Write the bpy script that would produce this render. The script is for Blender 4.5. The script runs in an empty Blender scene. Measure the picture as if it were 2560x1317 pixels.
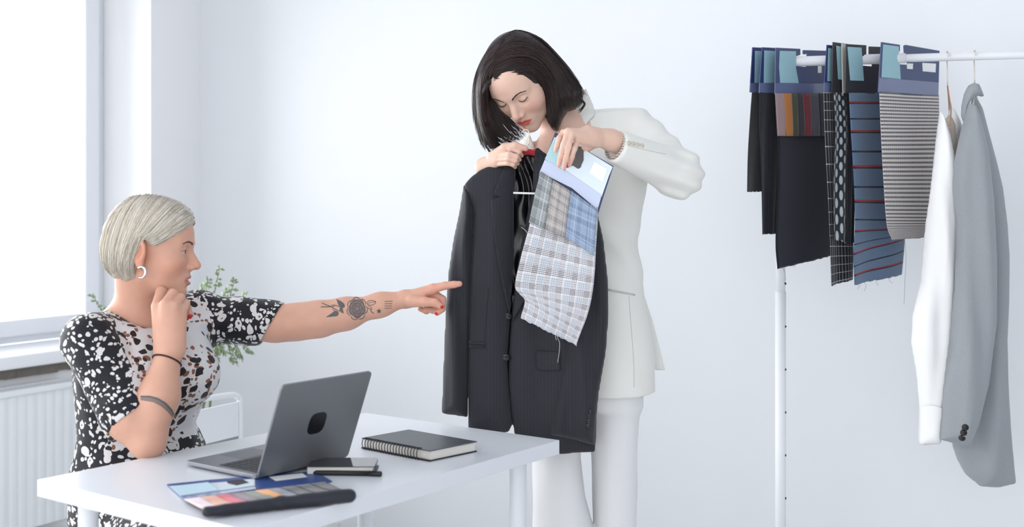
import bpy, bmesh, math, random
import numpy as np
from mathutils import Vector, Matrix
from mathutils.bvhtree import BVHTree

random.seed(7)
RNG = np.random.RandomState(11)
SC = bpy.context.scene
COL = SC.collection

# ------------------------------------------------------------------ camera
CAMZ = 1.28
F = 2930.0          # focal length in pixels of the 2560 wide frame
HOR = 520.0         # pixel row of the horizon
cam_data = bpy.data.cameras.new('camera')
cam_data.sensor_width = 36.0
cam_data.lens = F / 2560.0 * 36.0
cam_data.shift_y = (HOR - 658.5) / 2560.0
cam_data.clip_start = 0.05
cam_data.dof.use_dof = True
cam_data.dof.focus_distance = 2.98
cam_data.dof.aperture_fstop = 2.8
cam = bpy.data.objects.new('camera', cam_data)
cam.location = (0, 0, CAMZ)
cam.rotation_euler = (math.pi / 2, 0, 0)
COL.objects.link(cam)
SC.camera = cam

# ------------------------------------------------------------------ light
SC.view_settings.view_transform = 'Standard'
SC.view_settings.look = 'None'
SC.view_settings.gamma = 1.0
SC.view_settings.exposure = 0.33
SC.view_settings.use_curve_mapping = False
world = bpy.data.worlds.new('overcast_sky')
SC.world = world
world.use_nodes = True
_bg = world.node_tree.nodes['Background']
_bg.inputs[0].default_value = (0.985, 0.985, 1.0, 1)
_bg.inputs[1].default_value = 1.9
DW = np.array([0.484, 0.875, 0.0]); DW /= np.linalg.norm(DW)      # window wall runs along DW
NW = np.array([-DW[1], DW[0], 0.0])                                # out through the window
CORNER = np.array([-1.366, 5.13, 0.0])
BW = -NW                                                           # back wall runs along BW

def area_light(name, loc, aim, sx, sy, power, col=(1, 1, 1)):
    l = bpy.data.lights.new(name, 'AREA')
    l.shape = 'RECTANGLE'; l.size = sx; l.size_y = sy; l.energy = power; l.color = col
    o = bpy.data.objects.new(name, l)
    o.location = loc
    d = Vector(aim) - Vector(loc)
    o.rotation_euler = d.to_track_quat('-Z', 'Y').to_euler()
    COL.objects.link(o)
    return o
_lp = CORNER - 1.6 * DW + NW * 0.62
area_light('window_and_fill_light', (_lp[0], _lp[1], 1.50), tuple(np.array([_lp[0], _lp[1], 1.35]) - NW + np.array([0, 0, 0.0])), 2.4, 1.5, 68, (0.96, 0.98, 1.0))

_lp2 = CORNER - 4.7 * DW + NW * 0.30
area_light('window_and_fill_light', (_lp2[0], _lp2[1], 1.75), tuple(np.array([_lp2[0], _lp2[1], 1.6]) - NW), 2.0, 1.9, 30, (0.98, 0.99, 1.0))  # added lamp at an unseen window, fill from the camera's left

# ------------------------------------------------------------------ helpers
def lin(c):
    c = c / 255.0
    return c / 12.92 if c <= 0.04045 else ((c + 0.055) / 1.055) ** 2.4
def rgb(r, g, b, a=1.0):
    return (lin(r), lin(g), lin(b), a)

def P(px, py, Y):
    """point seen at pixel (px,py) standing Y metres in front of the camera"""
    return np.array([(px - 1280.0) * Y / F, Y, CAMZ - (py - HOR) * Y / F])
def PZ(px, py, z):
    """point seen at pixel on the horizontal plane at height z"""
    Y = (CAMZ - z) * F / (py - HOR)
    return np.array([(px - 1280.0) * Y / F, Y, z])
class VPlane:
    """a vertical plane through point p0 (x,y) running along direction ang (radians in plan)"""
    def __init__(s, x0, y0, ang):
        s.p = np.array([x0, y0]); s.d = np.array([math.cos(ang), math.sin(ang)]); s.n = np.array([s.d[1], -s.d[0]])
    def at(s, px, py, off=0.0):
        r = np.array([(px - 1280.0) / F, 1.0])
        p = s.p + s.n * off
        t = p.dot(s.n) / r.dot(s.n)
        return np.array([r[0] * t, t, CAMZ - (py - HOR) * t / F])

_mats = {}
def mat(name, col, rough=0.6, metal=0.0, spec=0.5, bump=None, sheen=0.0, sss=0.0, coat=0.0, emit=None, alpha=1.0, trans=0.0):
    if name in _mats: return _mats[name]
    m = bpy.data.materials.new(name); m.use_nodes = True
    nt = m.node_tree; b = nt.nodes['Principled BSDF']
    b.inputs['Base Color'].default_value = col
    b.inputs['Roughness'].default_value = rough
    b.inputs['Metallic'].default_value = metal
    b.inputs['Specular IOR Level'].default_value = spec
    b.inputs['Sheen Weight'].default_value = sheen
    b.inputs['Coat Weight'].default_value = coat
    b.inputs['Transmission Weight'].default_value = trans
    b.inputs['Alpha'].default_value = alpha
    if sss:
        b.inputs['Subsurface Weight'].default_value = sss
        b.inputs['Subsurface Radius'].default_value = (0.012, 0.005, 0.003)
        b.inputs['Subsurface Scale'].default_value = 0.6
    if bump:
        tc = nt.nodes.new('ShaderNodeTexCoord')
        n = nt.nodes.new('ShaderNodeTexNoise'); n.inputs['Scale'].default_value = bump[0]; n.inputs['Detail'].default_value = 4
        bp = nt.nodes.new('ShaderNodeBump'); bp.inputs['Strength'].default_value = bump[1]; bp.inputs['Distance'].default_value = bump[2] if len(bump) > 2 else 0.002
        nt.links.new(tc.outputs['Object'], n.inputs['Vector'])
        nt.links.new(n.outputs['Fac'], bp.inputs['Height'])
        nt.links.new(bp.outputs['Normal'], b.inputs['Normal'])
    _mats[name] = m
    return m

class NT:
    """small node-graph helper"""
    def __init__(s, m):
        s.nt = m.node_tree; s.b = s.nt.nodes['Principled BSDF']
    def n(s, t, **kw):
        x = s.nt.nodes.new(t)
        for k, v in kw.items(): setattr(x, k, v)
        return x
    def l(s, a, b): s.nt.links.new(a, b)
    def set(s, sock, v):
        if hasattr(v, 'is_output') or isinstance(v, bpy.types.NodeSocket): s.l(v, sock)
        else: sock.default_value = v
    def m(s, op, a, b=None, c=None, clamp=False):
        x = s.n('ShaderNodeMath', operation=op); x.use_clamp = clamp
        s.set(x.inputs[0], a)
        if b is not None: s.set(x.inputs[1], b)
        if c is not None: s.set(x.inputs[2], c)
        return x.outputs[0]
    def mix(s, f, a, b):
        x = s.n('ShaderNodeMix', data_type='RGBA')
        s.set(x.inputs[0], f); s.set(x.inputs[6], a); s.set(x.inputs[7], b)
        return x.outputs[2]
    def uv(s):
        x = s.n('ShaderNodeUVMap'); y = s.n('ShaderNodeSeparateXYZ'); s.l(x.outputs[0], y.inputs[0])
        return x.outputs[0], y.outputs[0], y.outputs[1]
    def obj(s):
        x = s.n('ShaderNodeTexCoord'); y = s.n('ShaderNodeSeparateXYZ'); s.l(x.outputs['Object'], y.inputs[0])
        return x.outputs['Object'], y.outputs[0], y.outputs[1], y.outputs[2]
    def noise(s, vec, scale, detail=2, dist=0.0):
        x = s.n('ShaderNodeTexNoise'); s.l(vec, x.inputs['Vector']); x.inputs['Scale'].default_value = scale
        x.inputs['Detail'].default_value = detail; x.inputs['Distortion'].default_value = dist
        return x.outputs['Fac'], x.outputs['Color']
    def vor(s, vec, scale, rand=1.0, feature='F1'):
        x = s.n('ShaderNodeTexVoronoi', feature=feature); s.l(vec, x.inputs['Vector']); x.inputs['Scale'].default_value = scale
        x.inputs['Randomness'].default_value = rand
        return x.outputs['Distance'], x.outputs['Color']
    def band(s, v, period, lo, hi):
        """1 where fract(v/period) lies between lo and hi"""
        f = s.m('FRACT', s.m('DIVIDE', v, period))
        return s.m('MULTIPLY', s.m('GREATER_THAN', f, lo), s.m('LESS_THAN', f, hi))
    def base(s, c): s.set(s.b.inputs['Base Color'], c)
    def bump(s, h, strength=0.5, dist=0.001):
        x = s.n('ShaderNodeBump'); x.inputs['Strength'].default_value = strength; x.inputs['Distance'].default_value = dist
        s.l(h, x.inputs['Height']); s.l(x.outputs[0], s.b.inputs['Normal'])

def obj_from(name, verts, faces, material, parent=None, smooth=True, uvs=None, loc=None, matidx=None):
    me = bpy.data.meshes.new(name)
    V = np.asarray(verts, dtype=float)
    if loc is not None: V = V - np.asarray(loc)
    me.from_pydata(V.tolist(), [], [list(map(int, f)) for f in faces] if not isinstance(faces, np.ndarray) else faces.tolist())
    for m in (material if isinstance(material, (list, tuple)) else [material]):
        if m: me.materials.append(m)
    if smooth: me.polygons.foreach_set('use_smooth', [True] * len(me.polygons))
    if matidx is not None: me.polygons.foreach_set('material_index', list(map(int, matidx)))
    if uvs is not None:
        uv = me.uv_layers.new(name='UVMap')
        li = np.zeros(len(me.loops), dtype=np.int32); me.loops.foreach_get('vertex_index', li)
        uv.data.foreach_set('uv', np.asarray(uvs, dtype=np.float32)[li].ravel())
    me.update()
    o = bpy.data.objects.new(name, me)
    if loc is not None: o.location = tuple(loc)
    COL.objects.link(o)
    if parent is not None:
        o.parent = parent
        if parent.type == 'EMPTY' or True:
            M = world_mat(parent)
            o.matrix_parent_inverse = M.inverted()
    return o
def world_mat(o):
    M = Matrix.LocRotScale(o.location, o.rotation_euler, o.scale)
    if o.parent: M = world_mat(o.parent) @ o.matrix_parent_inverse @ M
    return M
def thing(name, label, cat, loc, group=None):
    o = bpy.data.objects.new(name, None); COL.objects.link(o)
    o.location = tuple(loc); o.empty_display_size = 0.05
    o['label'] = label; o['category'] = cat
    if group: o['group'] = group
    return o
def tag(o, label, cat, group=None):
    o['label'] = label; o['category'] = cat
    if group: o['group'] = group
    return o
def struct(o):
    o['kind'] = 'structure'; return o

class MB:
    """mesh builder"""
    def __init__(s): s.v = []; s.f = []; s.mi = []; s.cur = 0
    def add(s, verts, faces):
        n = len(s.v); s.v += [tuple(map(float, p)) for p in verts]
        s.f += [[i + n for i in f] for f in faces]; s.mi += [s.cur] * len(faces)
    def box(s, lo, hi, M=None):
        lo = np.array(lo, float); hi = np.array(hi, float)
        c = [np.array([x, y, z]) for x in (lo[0], hi[0]) for y in (lo[1], hi[1]) for z in (lo[2], hi[2])]
        if M is not None: c = [M(p) for p in c]
        s.add(c, [(0, 1, 3, 2), (4, 6, 7, 5), (0, 4, 5, 1), (2, 3, 7, 6), (0, 2, 6, 4), (1, 5, 7, 3)])
    def prism(s, pts, d):
        """closed prism of a 3-D polygon extruded by vector d"""
        n = len(pts); d = np.array(d, float)
        a = [np.array(p, float) for p in pts]
        s.add(a + [p + d for p in a], [list(range(n))[::-1], list(range(n, 2 * n))] + [(i, (i + 1) % n, n + (i + 1) % n, n + i) for i in range(n)])
    def tube(s, pts, r, seg=8, caps=True, flat=None):
        pts = [np.array(p, float) for p in pts]; n = len(pts)
        rr = r if isinstance(r, (list, tuple, np.ndarray)) else [r] * n
        up = None; V = []
        for i, p in enumerate(pts):
            t = pts[min(i + 1, n - 1)] - pts[max(i - 1, 0)]; t = t / (np.linalg.norm(t) + 1e-12)
            if up is None:
                a = np.array([0, 0, 1.0]) if abs(t[2]) < 0.9 else np.array([1.0, 0, 0])
                up = np.cross(t, a); up /= np.linalg.norm(up)
            up = up - t * up.dot(t); up /= np.linalg.norm(up) + 1e-12
            w = np.cross(t, up)
            for k in range(seg):
                an = 2 * math.pi * k / seg
                V.append(p + rr[i] * (math.cos(an) * up + math.sin(an) * w))
        Fc = []
        for i in range(n - 1):
            for k in range(seg):
                a = i * seg + k; b = i * seg + (k + 1) % seg
                Fc.append((a, b, b + seg, a + seg))
        if caps: Fc.append(tuple(range(seg))[::-1]); Fc.append(tuple(range((n - 1) * seg, n * seg)))
        s.add(V, Fc)
    def build(s, name, material, parent=None, smooth=False, loc=None, bevel=0.0, seg=2, autosmooth=False):
        o = obj_from(name, s.v, s.f, material, parent, smooth, loc=loc, matidx=s.mi if isinstance(material, (list, tuple)) else None)
        bm = bmesh.new(); bm.from_mesh(o.data); bmesh.ops.recalc_face_normals(bm, faces=bm.faces); bm.to_mesh(o.data); bm.free()
        if bevel:
            m = o.modifiers.new('bevel', 'BEVEL'); m.width = bevel; m.segments = seg; m.limit_method = 'ANGLE'; m.angle_limit = math.radians(40)
            o.data.polygons.foreach_set('use_smooth', [True] * len(o.data.polygons))
            w = o.modifiers.new('wn', 'WEIGHTED_NORMAL'); w.keep_sharp = True
        return o

def spline(pts, n):
    """Catmull-Rom through pts, n samples"""
    p = np.array(pts, float)
    if len(p) == 2:
        t = np.linspace(0, 1, n)[:, None]; return p[0] * (1 - t) + p[1] * t
    q = np.vstack([2 * p[0] - p[1], p, 2 * p[-1] - p[-2]])
    m = len(p) - 1; out = []
    for u in np.linspace(0, m - 1e-9, n):
        i = int(u); t = u - i
        a, b, c, d = q[i], q[i + 1], q[i + 2], q[i + 3]
        out.append(0.5 * ((2 * b) + (-a + c) * t + (2 * a - 5 * b + 4 * c - d) * t * t + (-a + 3 * b - 3 * c + d) * t ** 3))
    return np.array(out)

# ------------------------------------------------------------------ signed distance modelling
def smin(a, b, k):
    if k <= 0: return np.minimum(a, b)
    h = np.maximum(k - np.abs(a - b), 0) / k
    return np.minimum(a, b) - h * h * k * 0.25
def smax(a, b, k): return -smin(-a, -b, k)
def V3(*a): return np.array(a, dtype=np.float32)
def cap(p, a, b, ra, rb):
    a = np.asarray(a, np.float32); b = np.asarray(b, np.float32); ba = b - a
    t = np.clip((p - a) @ ba / max(float(ba @ ba), 1e-9), 0, 1)
    return np.linalg.norm(p - a - t[:, None] * ba, axis=1) - (ra + (rb - ra) * t)
def fcap(p, a, b, ra, rb, n, k):
    """tapered capsule squashed by k along n"""
    a = np.asarray(a, np.float32); b = np.asarray(b, np.float32); n = np.asarray(n, np.float32); n = n / np.linalg.norm(n); ba = b - a
    t = np.clip((p - a) @ ba / max(float(ba @ ba), 1e-9), 0, 1)
    q = p - a - t[:, None] * ba
    qn = q @ n
    q = q + np.outer(qn * (1.0 / k - 1.0), n)
    return (np.linalg.norm(q, axis=1) - (ra + (rb - ra) * t)) * (k ** 0.5)
def ell(p, c, r, M=None):
    q = p - np.asarray(c, np.float32)
    if M is not None: q = q @ np.asarray(M, np.float32)
    r = np.asarray(r, np.float32)
    k0 = np.linalg.norm(q / r, axis=1); k1 = np.linalg.norm(q / (r * r), axis=1)
    return k0 * (k0 - 1) / np.maximum(k1, 1e-6)
def sph(p, c, r): return np.linalg.norm(p - np.asarray(c, np.float32), axis=1) - r
def chain(p, pts, rad, k=0.006):
    d = None
    for i in range(len(pts) - 1):
        e = cap(p, pts[i], pts[i + 1], rad[i], rad[i + 1])
        d = e if d is None else smin(d, e, k)
    return d
def loft(p, keys, axis=2, k=1.0, ex=2.0):
    """keys: (z, cx, cy, rx, ry[, rot]) elliptical slices stacked along z; rot turns the slice about z"""
    K = np.array([list(q) + [0] * (6 - len(q)) for q in keys], float); K = K[np.argsort(K[:, 0])]
    z = p[:, 2]
    I = [np.interp(z, K[:, 0], K[:, j]) for j in range(1, 6)]
    # smooth interpolation
    dx = p[:, 0] - I[0]; dy = p[:, 1] - I[1]
    c = np.cos(I[4]); s = np.sin(I[4])
    u = dx * c + dy * s; v = -dx * s + dy * c
    ru, rv = I[2], I[3]
    q = (np.abs(u / ru) ** ex + np.abs(v / rv) ** ex) ** (1 / ex)
    g = np.sqrt(u * u + v * v)
    d = np.where(q > 1e-4, g * (1 - 1 / np.maximum(q, 1e-4)), -np.minimum(ru, rv))
    d = np.where(q < 1e-4, -np.minimum(ru, rv), d)
    dz = np.maximum(K[0, 0] - z, z - K[-1, 0])
    return np.where(dz > 0, np.sqrt(np.maximum(d, 0) ** 2 + dz ** 2), np.maximum(d, dz)).astype(np.float32)

def polygonize(f, lo, hi, h, B=12, slack=1.35):
    lo = np.array(lo, float); hi = np.array(hi, float)
    nb = np.ceil((hi - lo) / (h * B)).astype(int)
    n = nb * B + 1
    D = np.ones(n, np.float32)
    bc = np.stack(np.meshgrid(*[np.arange(k) for k in nb], indexing='ij'), -1).reshape(-1, 3)
    cen = (lo + (bc + 0.5) * B * h).astype(np.float32)
    dc = f(cen)
    keep = np.abs(dc) < B * h * 0.87 * slack + 2 * h
    for b in bc[(~keep) & (dc < 0)]:
        s = b * B; D[s[0]:s[0] + B + 1, s[1]:s[1] + B + 1, s[2]:s[2] + B + 1] = -1
    g = np.stack(np.meshgrid(*[np.arange(B + 1)] * 3, indexing='ij'), -1).reshape(-1, 3)
    kb = bc[keep]
    step = max(1, 250000 // len(g))
    for i in range(0, len(kb), step):
        idx = (kb[i:i + step][:, None, :] * B + g[None]).reshape(-1, 3)
        D[idx[:, 0], idx[:, 1], idx[:, 2]] = f((lo + idx * h).astype(np.float32))
    for ax in range(3):
        sl = [slice(None)] * 3
        sl[ax] = 0; D[tuple(sl)] = np.maximum(D[tuple(sl)], h * 0.5)
        sl[ax] = -1; D[tuple(sl)] = np.maximum(D[tuple(sl)], h * 0.5)
    ins = D < 0
    c = np.zeros(n - 1, np.int8)
    for a in (0, 1):
        for b in (0, 1):
            for e in (0, 1):
                c += ins[a:n[0] - 1 + a, b:n[1] - 1 + b, e:n[2] - 1 + e]
    mix = (c > 0) & (c < 8)
    cells = np.argwhere(mix)
    vid = -np.ones(n - 1, np.int32); vid[cells[:, 0], cells[:, 1], cells[:, 2]] = np.arange(len(cells))
    acc = np.zeros((len(cells), 3)); cnt = np.zeros(len(cells))
    corners = [(a, b, e) for a in (0, 1) for b in (0, 1) for e in (0, 1)]
    val = {q: D[cells[:, 0] + q[0], cells[:, 1] + q[1], cells[:, 2] + q[2]] for q in corners}
    for q in corners:
        for ax in range(3):
            if q[ax] == 0:
                r = list(q); r[ax] = 1; r = tuple(r)
                a, b = val[q], val[r]
                m = (a < 0) != (b < 0)
                t = np.where(m, a / np.where(m, a - b, 1), 0)
                pos = np.repeat(np.array(q, float)[None], len(cells), 0); pos[:, ax] = t
                acc += pos * m[:, None]; cnt += m
    V = lo + (cells + acc / np.maximum(cnt, 1)[:, None]) * h
    Q = []
    for ax in range(3):
        o1, o2 = (ax + 1) % 3, (ax + 2) % 3
        sA = [slice(None)] * 3; sB = [slice(None)] * 3
        sA[ax] = slice(0, n[ax] - 1); sB[ax] = slice(1, n[ax])
        A = ins[tuple(sA)]; Bm = ins[tuple(sB)]
        e = np.argwhere(A != Bm)
        e = e[(e[:, o1] > 0) & (e[:, o2] > 0) & (e[:, o1] < n[o1] - 1) & (e[:, o2] < n[o2] - 1)]
        def gid(d1, d2):
            x = e.copy(); x[:, o1] -= d1; x[:, o2] -= d2
            return vid[x[:, 0], x[:, 1], x[:, 2]]
        q = np.stack([gid(1, 1), gid(0, 1), gid(0, 0), gid(1, 0)], 1)
        fl = A[e[:, 0], e[:, 1], e[:, 2]]
        q[~fl] = q[~fl][:, ::-1]
        Q.append(q)
    return V, np.vstack(Q)

def relax(V, Q, it=1, w=0.5):
    """light smoothing of a polygonized surface"""
    for _ in range(it):
        S = np.zeros_like(V); c = np.zeros(len(V))
        for a, b in ((0, 1), (1, 2), (2, 3), (3, 0)):
            np.add.at(S, Q[:, a], V[Q[:, b]]); np.add.at(c, Q[:, a], 1)
            np.add.at(S, Q[:, b], V[Q[:, a]]); np.add.at(c, Q[:, b], 1)
        V = V * (1 - w) + w * S / np.maximum(c, 1)[:, None]
    return V

def sdf_obj(name, f, lo, hi, h, material, parent=None, it=1, colors=None, slack=1.35):
    V, Q = polygonize(f, lo, hi, h, slack=slack)
    V = relax(V, Q, it)
    o = obj_from(name, V, Q, material, parent)
    if colors is not None: paint(o, colors(V))
    return o
def paint(o, C):
    a = o.data.color_attributes.new('tint', 'FLOAT_COLOR', 'POINT')
    a.data.foreach_set('color', np.hstack([C, np.ones((len(C), 1))]).astype(np.float32).ravel())

def vnoise(p, s, seed=0):
    """cheap smooth pseudo noise from summed sines, p (N,3), s scale"""
    r = np.random.RandomState(seed); d = np.zeros(len(p), np.float32)
    for i in range(5):
        k = r.randn(3); k /= np.linalg.norm(k)
        d += np.sin(p @ (k * s * (1 + 0.4 * i)).astype(np.float32) + r.rand() * 6.28) / (1 + 0.3 * i)
    return d / 3.0

def poly_sd(p2, poly):
    """signed distance (inside negative) of 2-D points to a polygon"""
    poly = np.asarray(poly, np.float32); d = np.full(len(p2), 1e9, np.float32); ins = np.zeros(len(p2), bool)
    n = len(poly)
    for i in range(n):
        a = poly[i]; b = poly[(i + 1) % n]; e = b - a
        w = p2 - a
        t = np.clip(w @ e / max(float(e @ e), 1e-9), 0, 1)
        q = w - t[:, None] * e
        d = np.minimum(d, (q * q).sum(1))
        c = ((a[1] <= p2[:, 1]) != (b[1] <= p2[:, 1]))
        xs = a[0] + (p2[:, 1] - a[1]) / (e[1] if abs(e[1]) > 1e-9 else 1e-9) * e[0]
        ins ^= c & (p2[:, 0] < xs)
    d = np.sqrt(d)
    return np.where(ins, -d, d)
# ================================================================== people: shared head
def head_local(q, mouth_open=0.0, lid=1.0):
    """female head; q local points: x person's right, y forward, z up (metres); both sides mirrored"""
    p = q.copy(); p[:, 0] = np.abs(p[:, 0])
    d = ell(p, (0, -0.012, 0.033), (0.073, 0.094, 0.080))
    d = smin(d, ell(p, (0, 0.030, -0.022), (0.058, 0.058, 0.080)), 0.035)
    d = smin(d, ell(p, (0, 0.052, 0.040), (0.046, 0.038, 0.044)), 0.03)       # forehead
    d = smin(d, cap(p, (0.046, -0.002, -0.058), (0.012, 0.066, -0.094), 0.017, 0.013), 0.03)   # jaw
    d = smin(d, sph(p, (0, 0.071, -0.096), 0.0145), 0.02)                      # chin
    d = smin(d, ell(p, (0.038, 0.052, -0.028), (0.024, 0.024, 0.024)), 0.025)  # cheekbone
    d = smin(d, cap(p, (0.010, 0.083, 0.015), (0.040, 0.068, 0.019), 0.009, 0.008), 0.016)    # brow
    d = smax(d, -ell(p, (0.031, 0.094, -0.001), (0.019, 0.014, 0.0125)), 0.014)   # socket
    # eyeball lids
    e = sph(p, (0.031, 0.0715, -0.001), 0.0138)
    d = smax(d, -cap(p, (0.020, 0.0870, 0.0085), (0.043, 0.0790, 0.0085), 0.0016, 0.0012), 0.004)
    d = smin(d, e, 0.0035)
    if lid < 1.0:
        op = ell(p, (0.0325, 0.0840, -0.0015), (0.0125, 0.0120, 0.0034 * (1 - lid)))
        d = smax(d, -op, 0.0015)
    else:
        d = smax(d, -cap(p, (0.0225, 0.0885, -0.0055), (0.0415, 0.0815, -0.0050), 0.0009, 0.0009), 0.002)
    # nose
    d = smin(d, cap(p, (0, 0.084, 0.006), (0, 0.104, -0.030), 0.0065, 0.0085), 0.010)
    d = smin(d, ell(p, (0, 0.088, -0.028), (0.0105, 0.017, 0.020)), 0.010)
    d = smin(d, sph(p, (0, 0.1065, -0.0335), 0.0095), 0.005)
    d = smin(d, ell(p, (0.0115, 0.094, -0.038), (0.0075, 0.010, 0.0075)), 0.005)
    d = smax(d, -ell(p, (0.0058, 0.1005, -0.0485), (0.0030, 0.0050, 0.0050)), 0.002)
    # muzzle and lips
    d = smin(d, ell(p, (0, 0.071, -0.066), (0.027, 0.020, 0.020)), 0.016)
    mo = mouth_open
    d = smin(d, cap(p, (0.0, 0.0900, -0.0605), (0.0215, 0.0775, -0.0650), 0.0052, 0.0024), 0.005)
    d = smin(d, cap(p, (0.0, 0.0885, -0.0705 - mo), (0.0190, 0.0775, -0.0665 - mo * 0.4), 0.0062, 0.0026), 0.005)
    d = smax(d, -ell(p, (0.0, 0.0975, -0.0656 - mo * 0.5), (0.0215 + mo * 0.5, 0.012 + mo * 0.9, 0.0010 + mo * 0.42)), 0.003)
    d = smax(d, -ell(p, (0.0, 0.0920, -0.0810 - mo), (0.016, 0.006, 0.004)), 0.008)
    return d
def ear_local(q):
    p = q.copy(); p[:, 0] = np.abs(p[:, 0])
    c = np.array((0.073, -0.012, -0.010), np.float32)
    M = np.array([[0.90, 0.42, 0.10], [-0.42, 0.90, 0.12], [-0.06, -0.15, 0.98]], np.float32)
    u = (p - c) @ M      # x outward, y forward, z up
    o = ell(u, (0.004, 0.000, 0.004), (0.0085, 0.0175, 0.028))
    o = smin(o, ell(u, (0.002, 0.006, -0.024), (0.006, 0.009, 0.012)), 0.01)
    o = smax(o, -ell(u, (0.013, 0.001, 0.006), (0.0085, 0.0115, 0.020)), 0.004)
    o = smin(o, cap(u, (0.006, -0.004, -0.008), (0.007, -0.003, 0.014), 0.0030, 0.0026), 0.004)
    o = smin(o, ell(u, (0.005, 0.012, -0.006), (0.004, 0.004, 0.006)), 0.004)
    return o
class Head:
    def __init__(s, o, fwd, up, scale=1.0, mo=0.0, lid=1.0):
        f = np.array(fwd, float); f /= np.linalg.norm(f); u = np.array(up, float); u -= f * u.dot(f); u /= np.linalg.norm(u)
        r = np.cross(f, u)
        s.R = np.stack([r, f, u], 1).astype(np.float32); s.o = np.array(o, np.float32); s.s = scale; s.mo = mo; s.lid = lid
    def loc(s, p): return ((p - s.o) @ s.R) / s.s
    def wor(s, q): return (np.array(q, float) * s.s) @ s.R.T + s.o
    def sdf(s, p): 
        q = s.loc(p)
        return smin(head_local(q, s.mo, s.lid), ear_local(q), 0.004) * s.s
def blob(q, c, r):
    return np.exp(-(((q - np.array(c)) / np.array(r)) ** 2).sum(1))
def face_tint(q, base, lip, cheek, browc, brow=True, shut=True, mo=0.0):
    """per-vertex colour (own skin pigmentation, lips, brows, painted lip-crease shade) from head-local coordinates"""
    n = len(q); C = np.repeat(np.array(base, float)[None], n, 0)
    a = q.copy(); a[:, 0] = np.abs(a[:, 0])
    def over(w, c):
        nonlocal C
        w = np.clip(w, 0, 1)[:, None]; C = C * (1 - w) + np.array(c) * w
    over(0.55 * blob(a, (0.043, 0.06, -0.035), (0.022, 0.04, 0.020)), cheek)
    over(0.45 * blob(a, (0.0, 0.11, -0.036), (0.016, 0.016, 0.012)), cheek)
    over(0.7 * blob(a, (0.076, -0.01, -0.01), (0.02, 0.025, 0.04)), cheek)
    # lips
    lx = a[:, 0] / 0.0245
    up = -0.0655 + 0.0085 * np.clip(1 - lx ** 2, 0, 1) - 0.0012 * np.exp(-(a[:, 0] / 0.003) ** 2)
    lo = -0.0655 - mo - 0.0125 * np.clip(1 - lx ** 2, 0, 1)
    w = np.clip((up - a[:, 2]) / 0.0012, 0, 1) * np.clip((a[:, 2] - lo) / 0.0012, 0, 1) * (a[:, 1] > 0.068) * (a[:, 1] < 0.115) * np.clip((1 - lx) / 0.08, 0, 1)
    over(w, lip)
    if mo == 0: over(0.7 * np.exp(-((a[:, 2] + 0.0658) / 0.0012) ** 2) * (lx < 0.95) * (a[:, 1] > 0.068) * (a[:, 1] < 0.115), [c * 0.45 for c in lip])  # shade of the closed lip crease painted as a dark line
    return C

MAT_SKIN = mat('skin', (0.8, 0.5, 0.4, 1), rough=0.48, spec=0.35, sss=0.10)
_g = NT(MAT_SKIN); _a = _g.n('ShaderNodeAttribute', attribute_name='tint')
_v, _x, _y, _z = _g.obj()
_nf, _ = _g.noise(_v, 35, 3)
_hs = _g.n('ShaderNodeHueSaturation'); _g.l(_a.outputs['Color'], _hs.inputs['Color'])
_g.l(_g.m('MULTIPLY_ADD', _nf, 0.16, 0.92), _hs.inputs['Value'])
_g.base(_hs.outputs[0])
_nb, _ = _g.noise(_v, 420, 2); _g.bump(_nb, 0.12, 0.0006)

def joined(name, pieces, material, parent, colorfn):
    """several fine pieces of one body field -> one mesh"""
    Vs, Qs, n = [], [], 0
    for f, lo, hi, h, it in pieces:
        V, Q = polygonize(f, lo, hi, h); V = relax(V, Q, it)
        Vs.append(V); Qs.append(Q + n); n += len(V)
    V = np.vstack(Vs); Q = np.vstack(Qs)
    o = obj_from(name, V, Q, material, parent)
    paint(o, colorfn(V))
    return o
def bb(pts, pad):
    a = np.array(pts); return a.min(0) - pad, a.max(0) + pad

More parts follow.
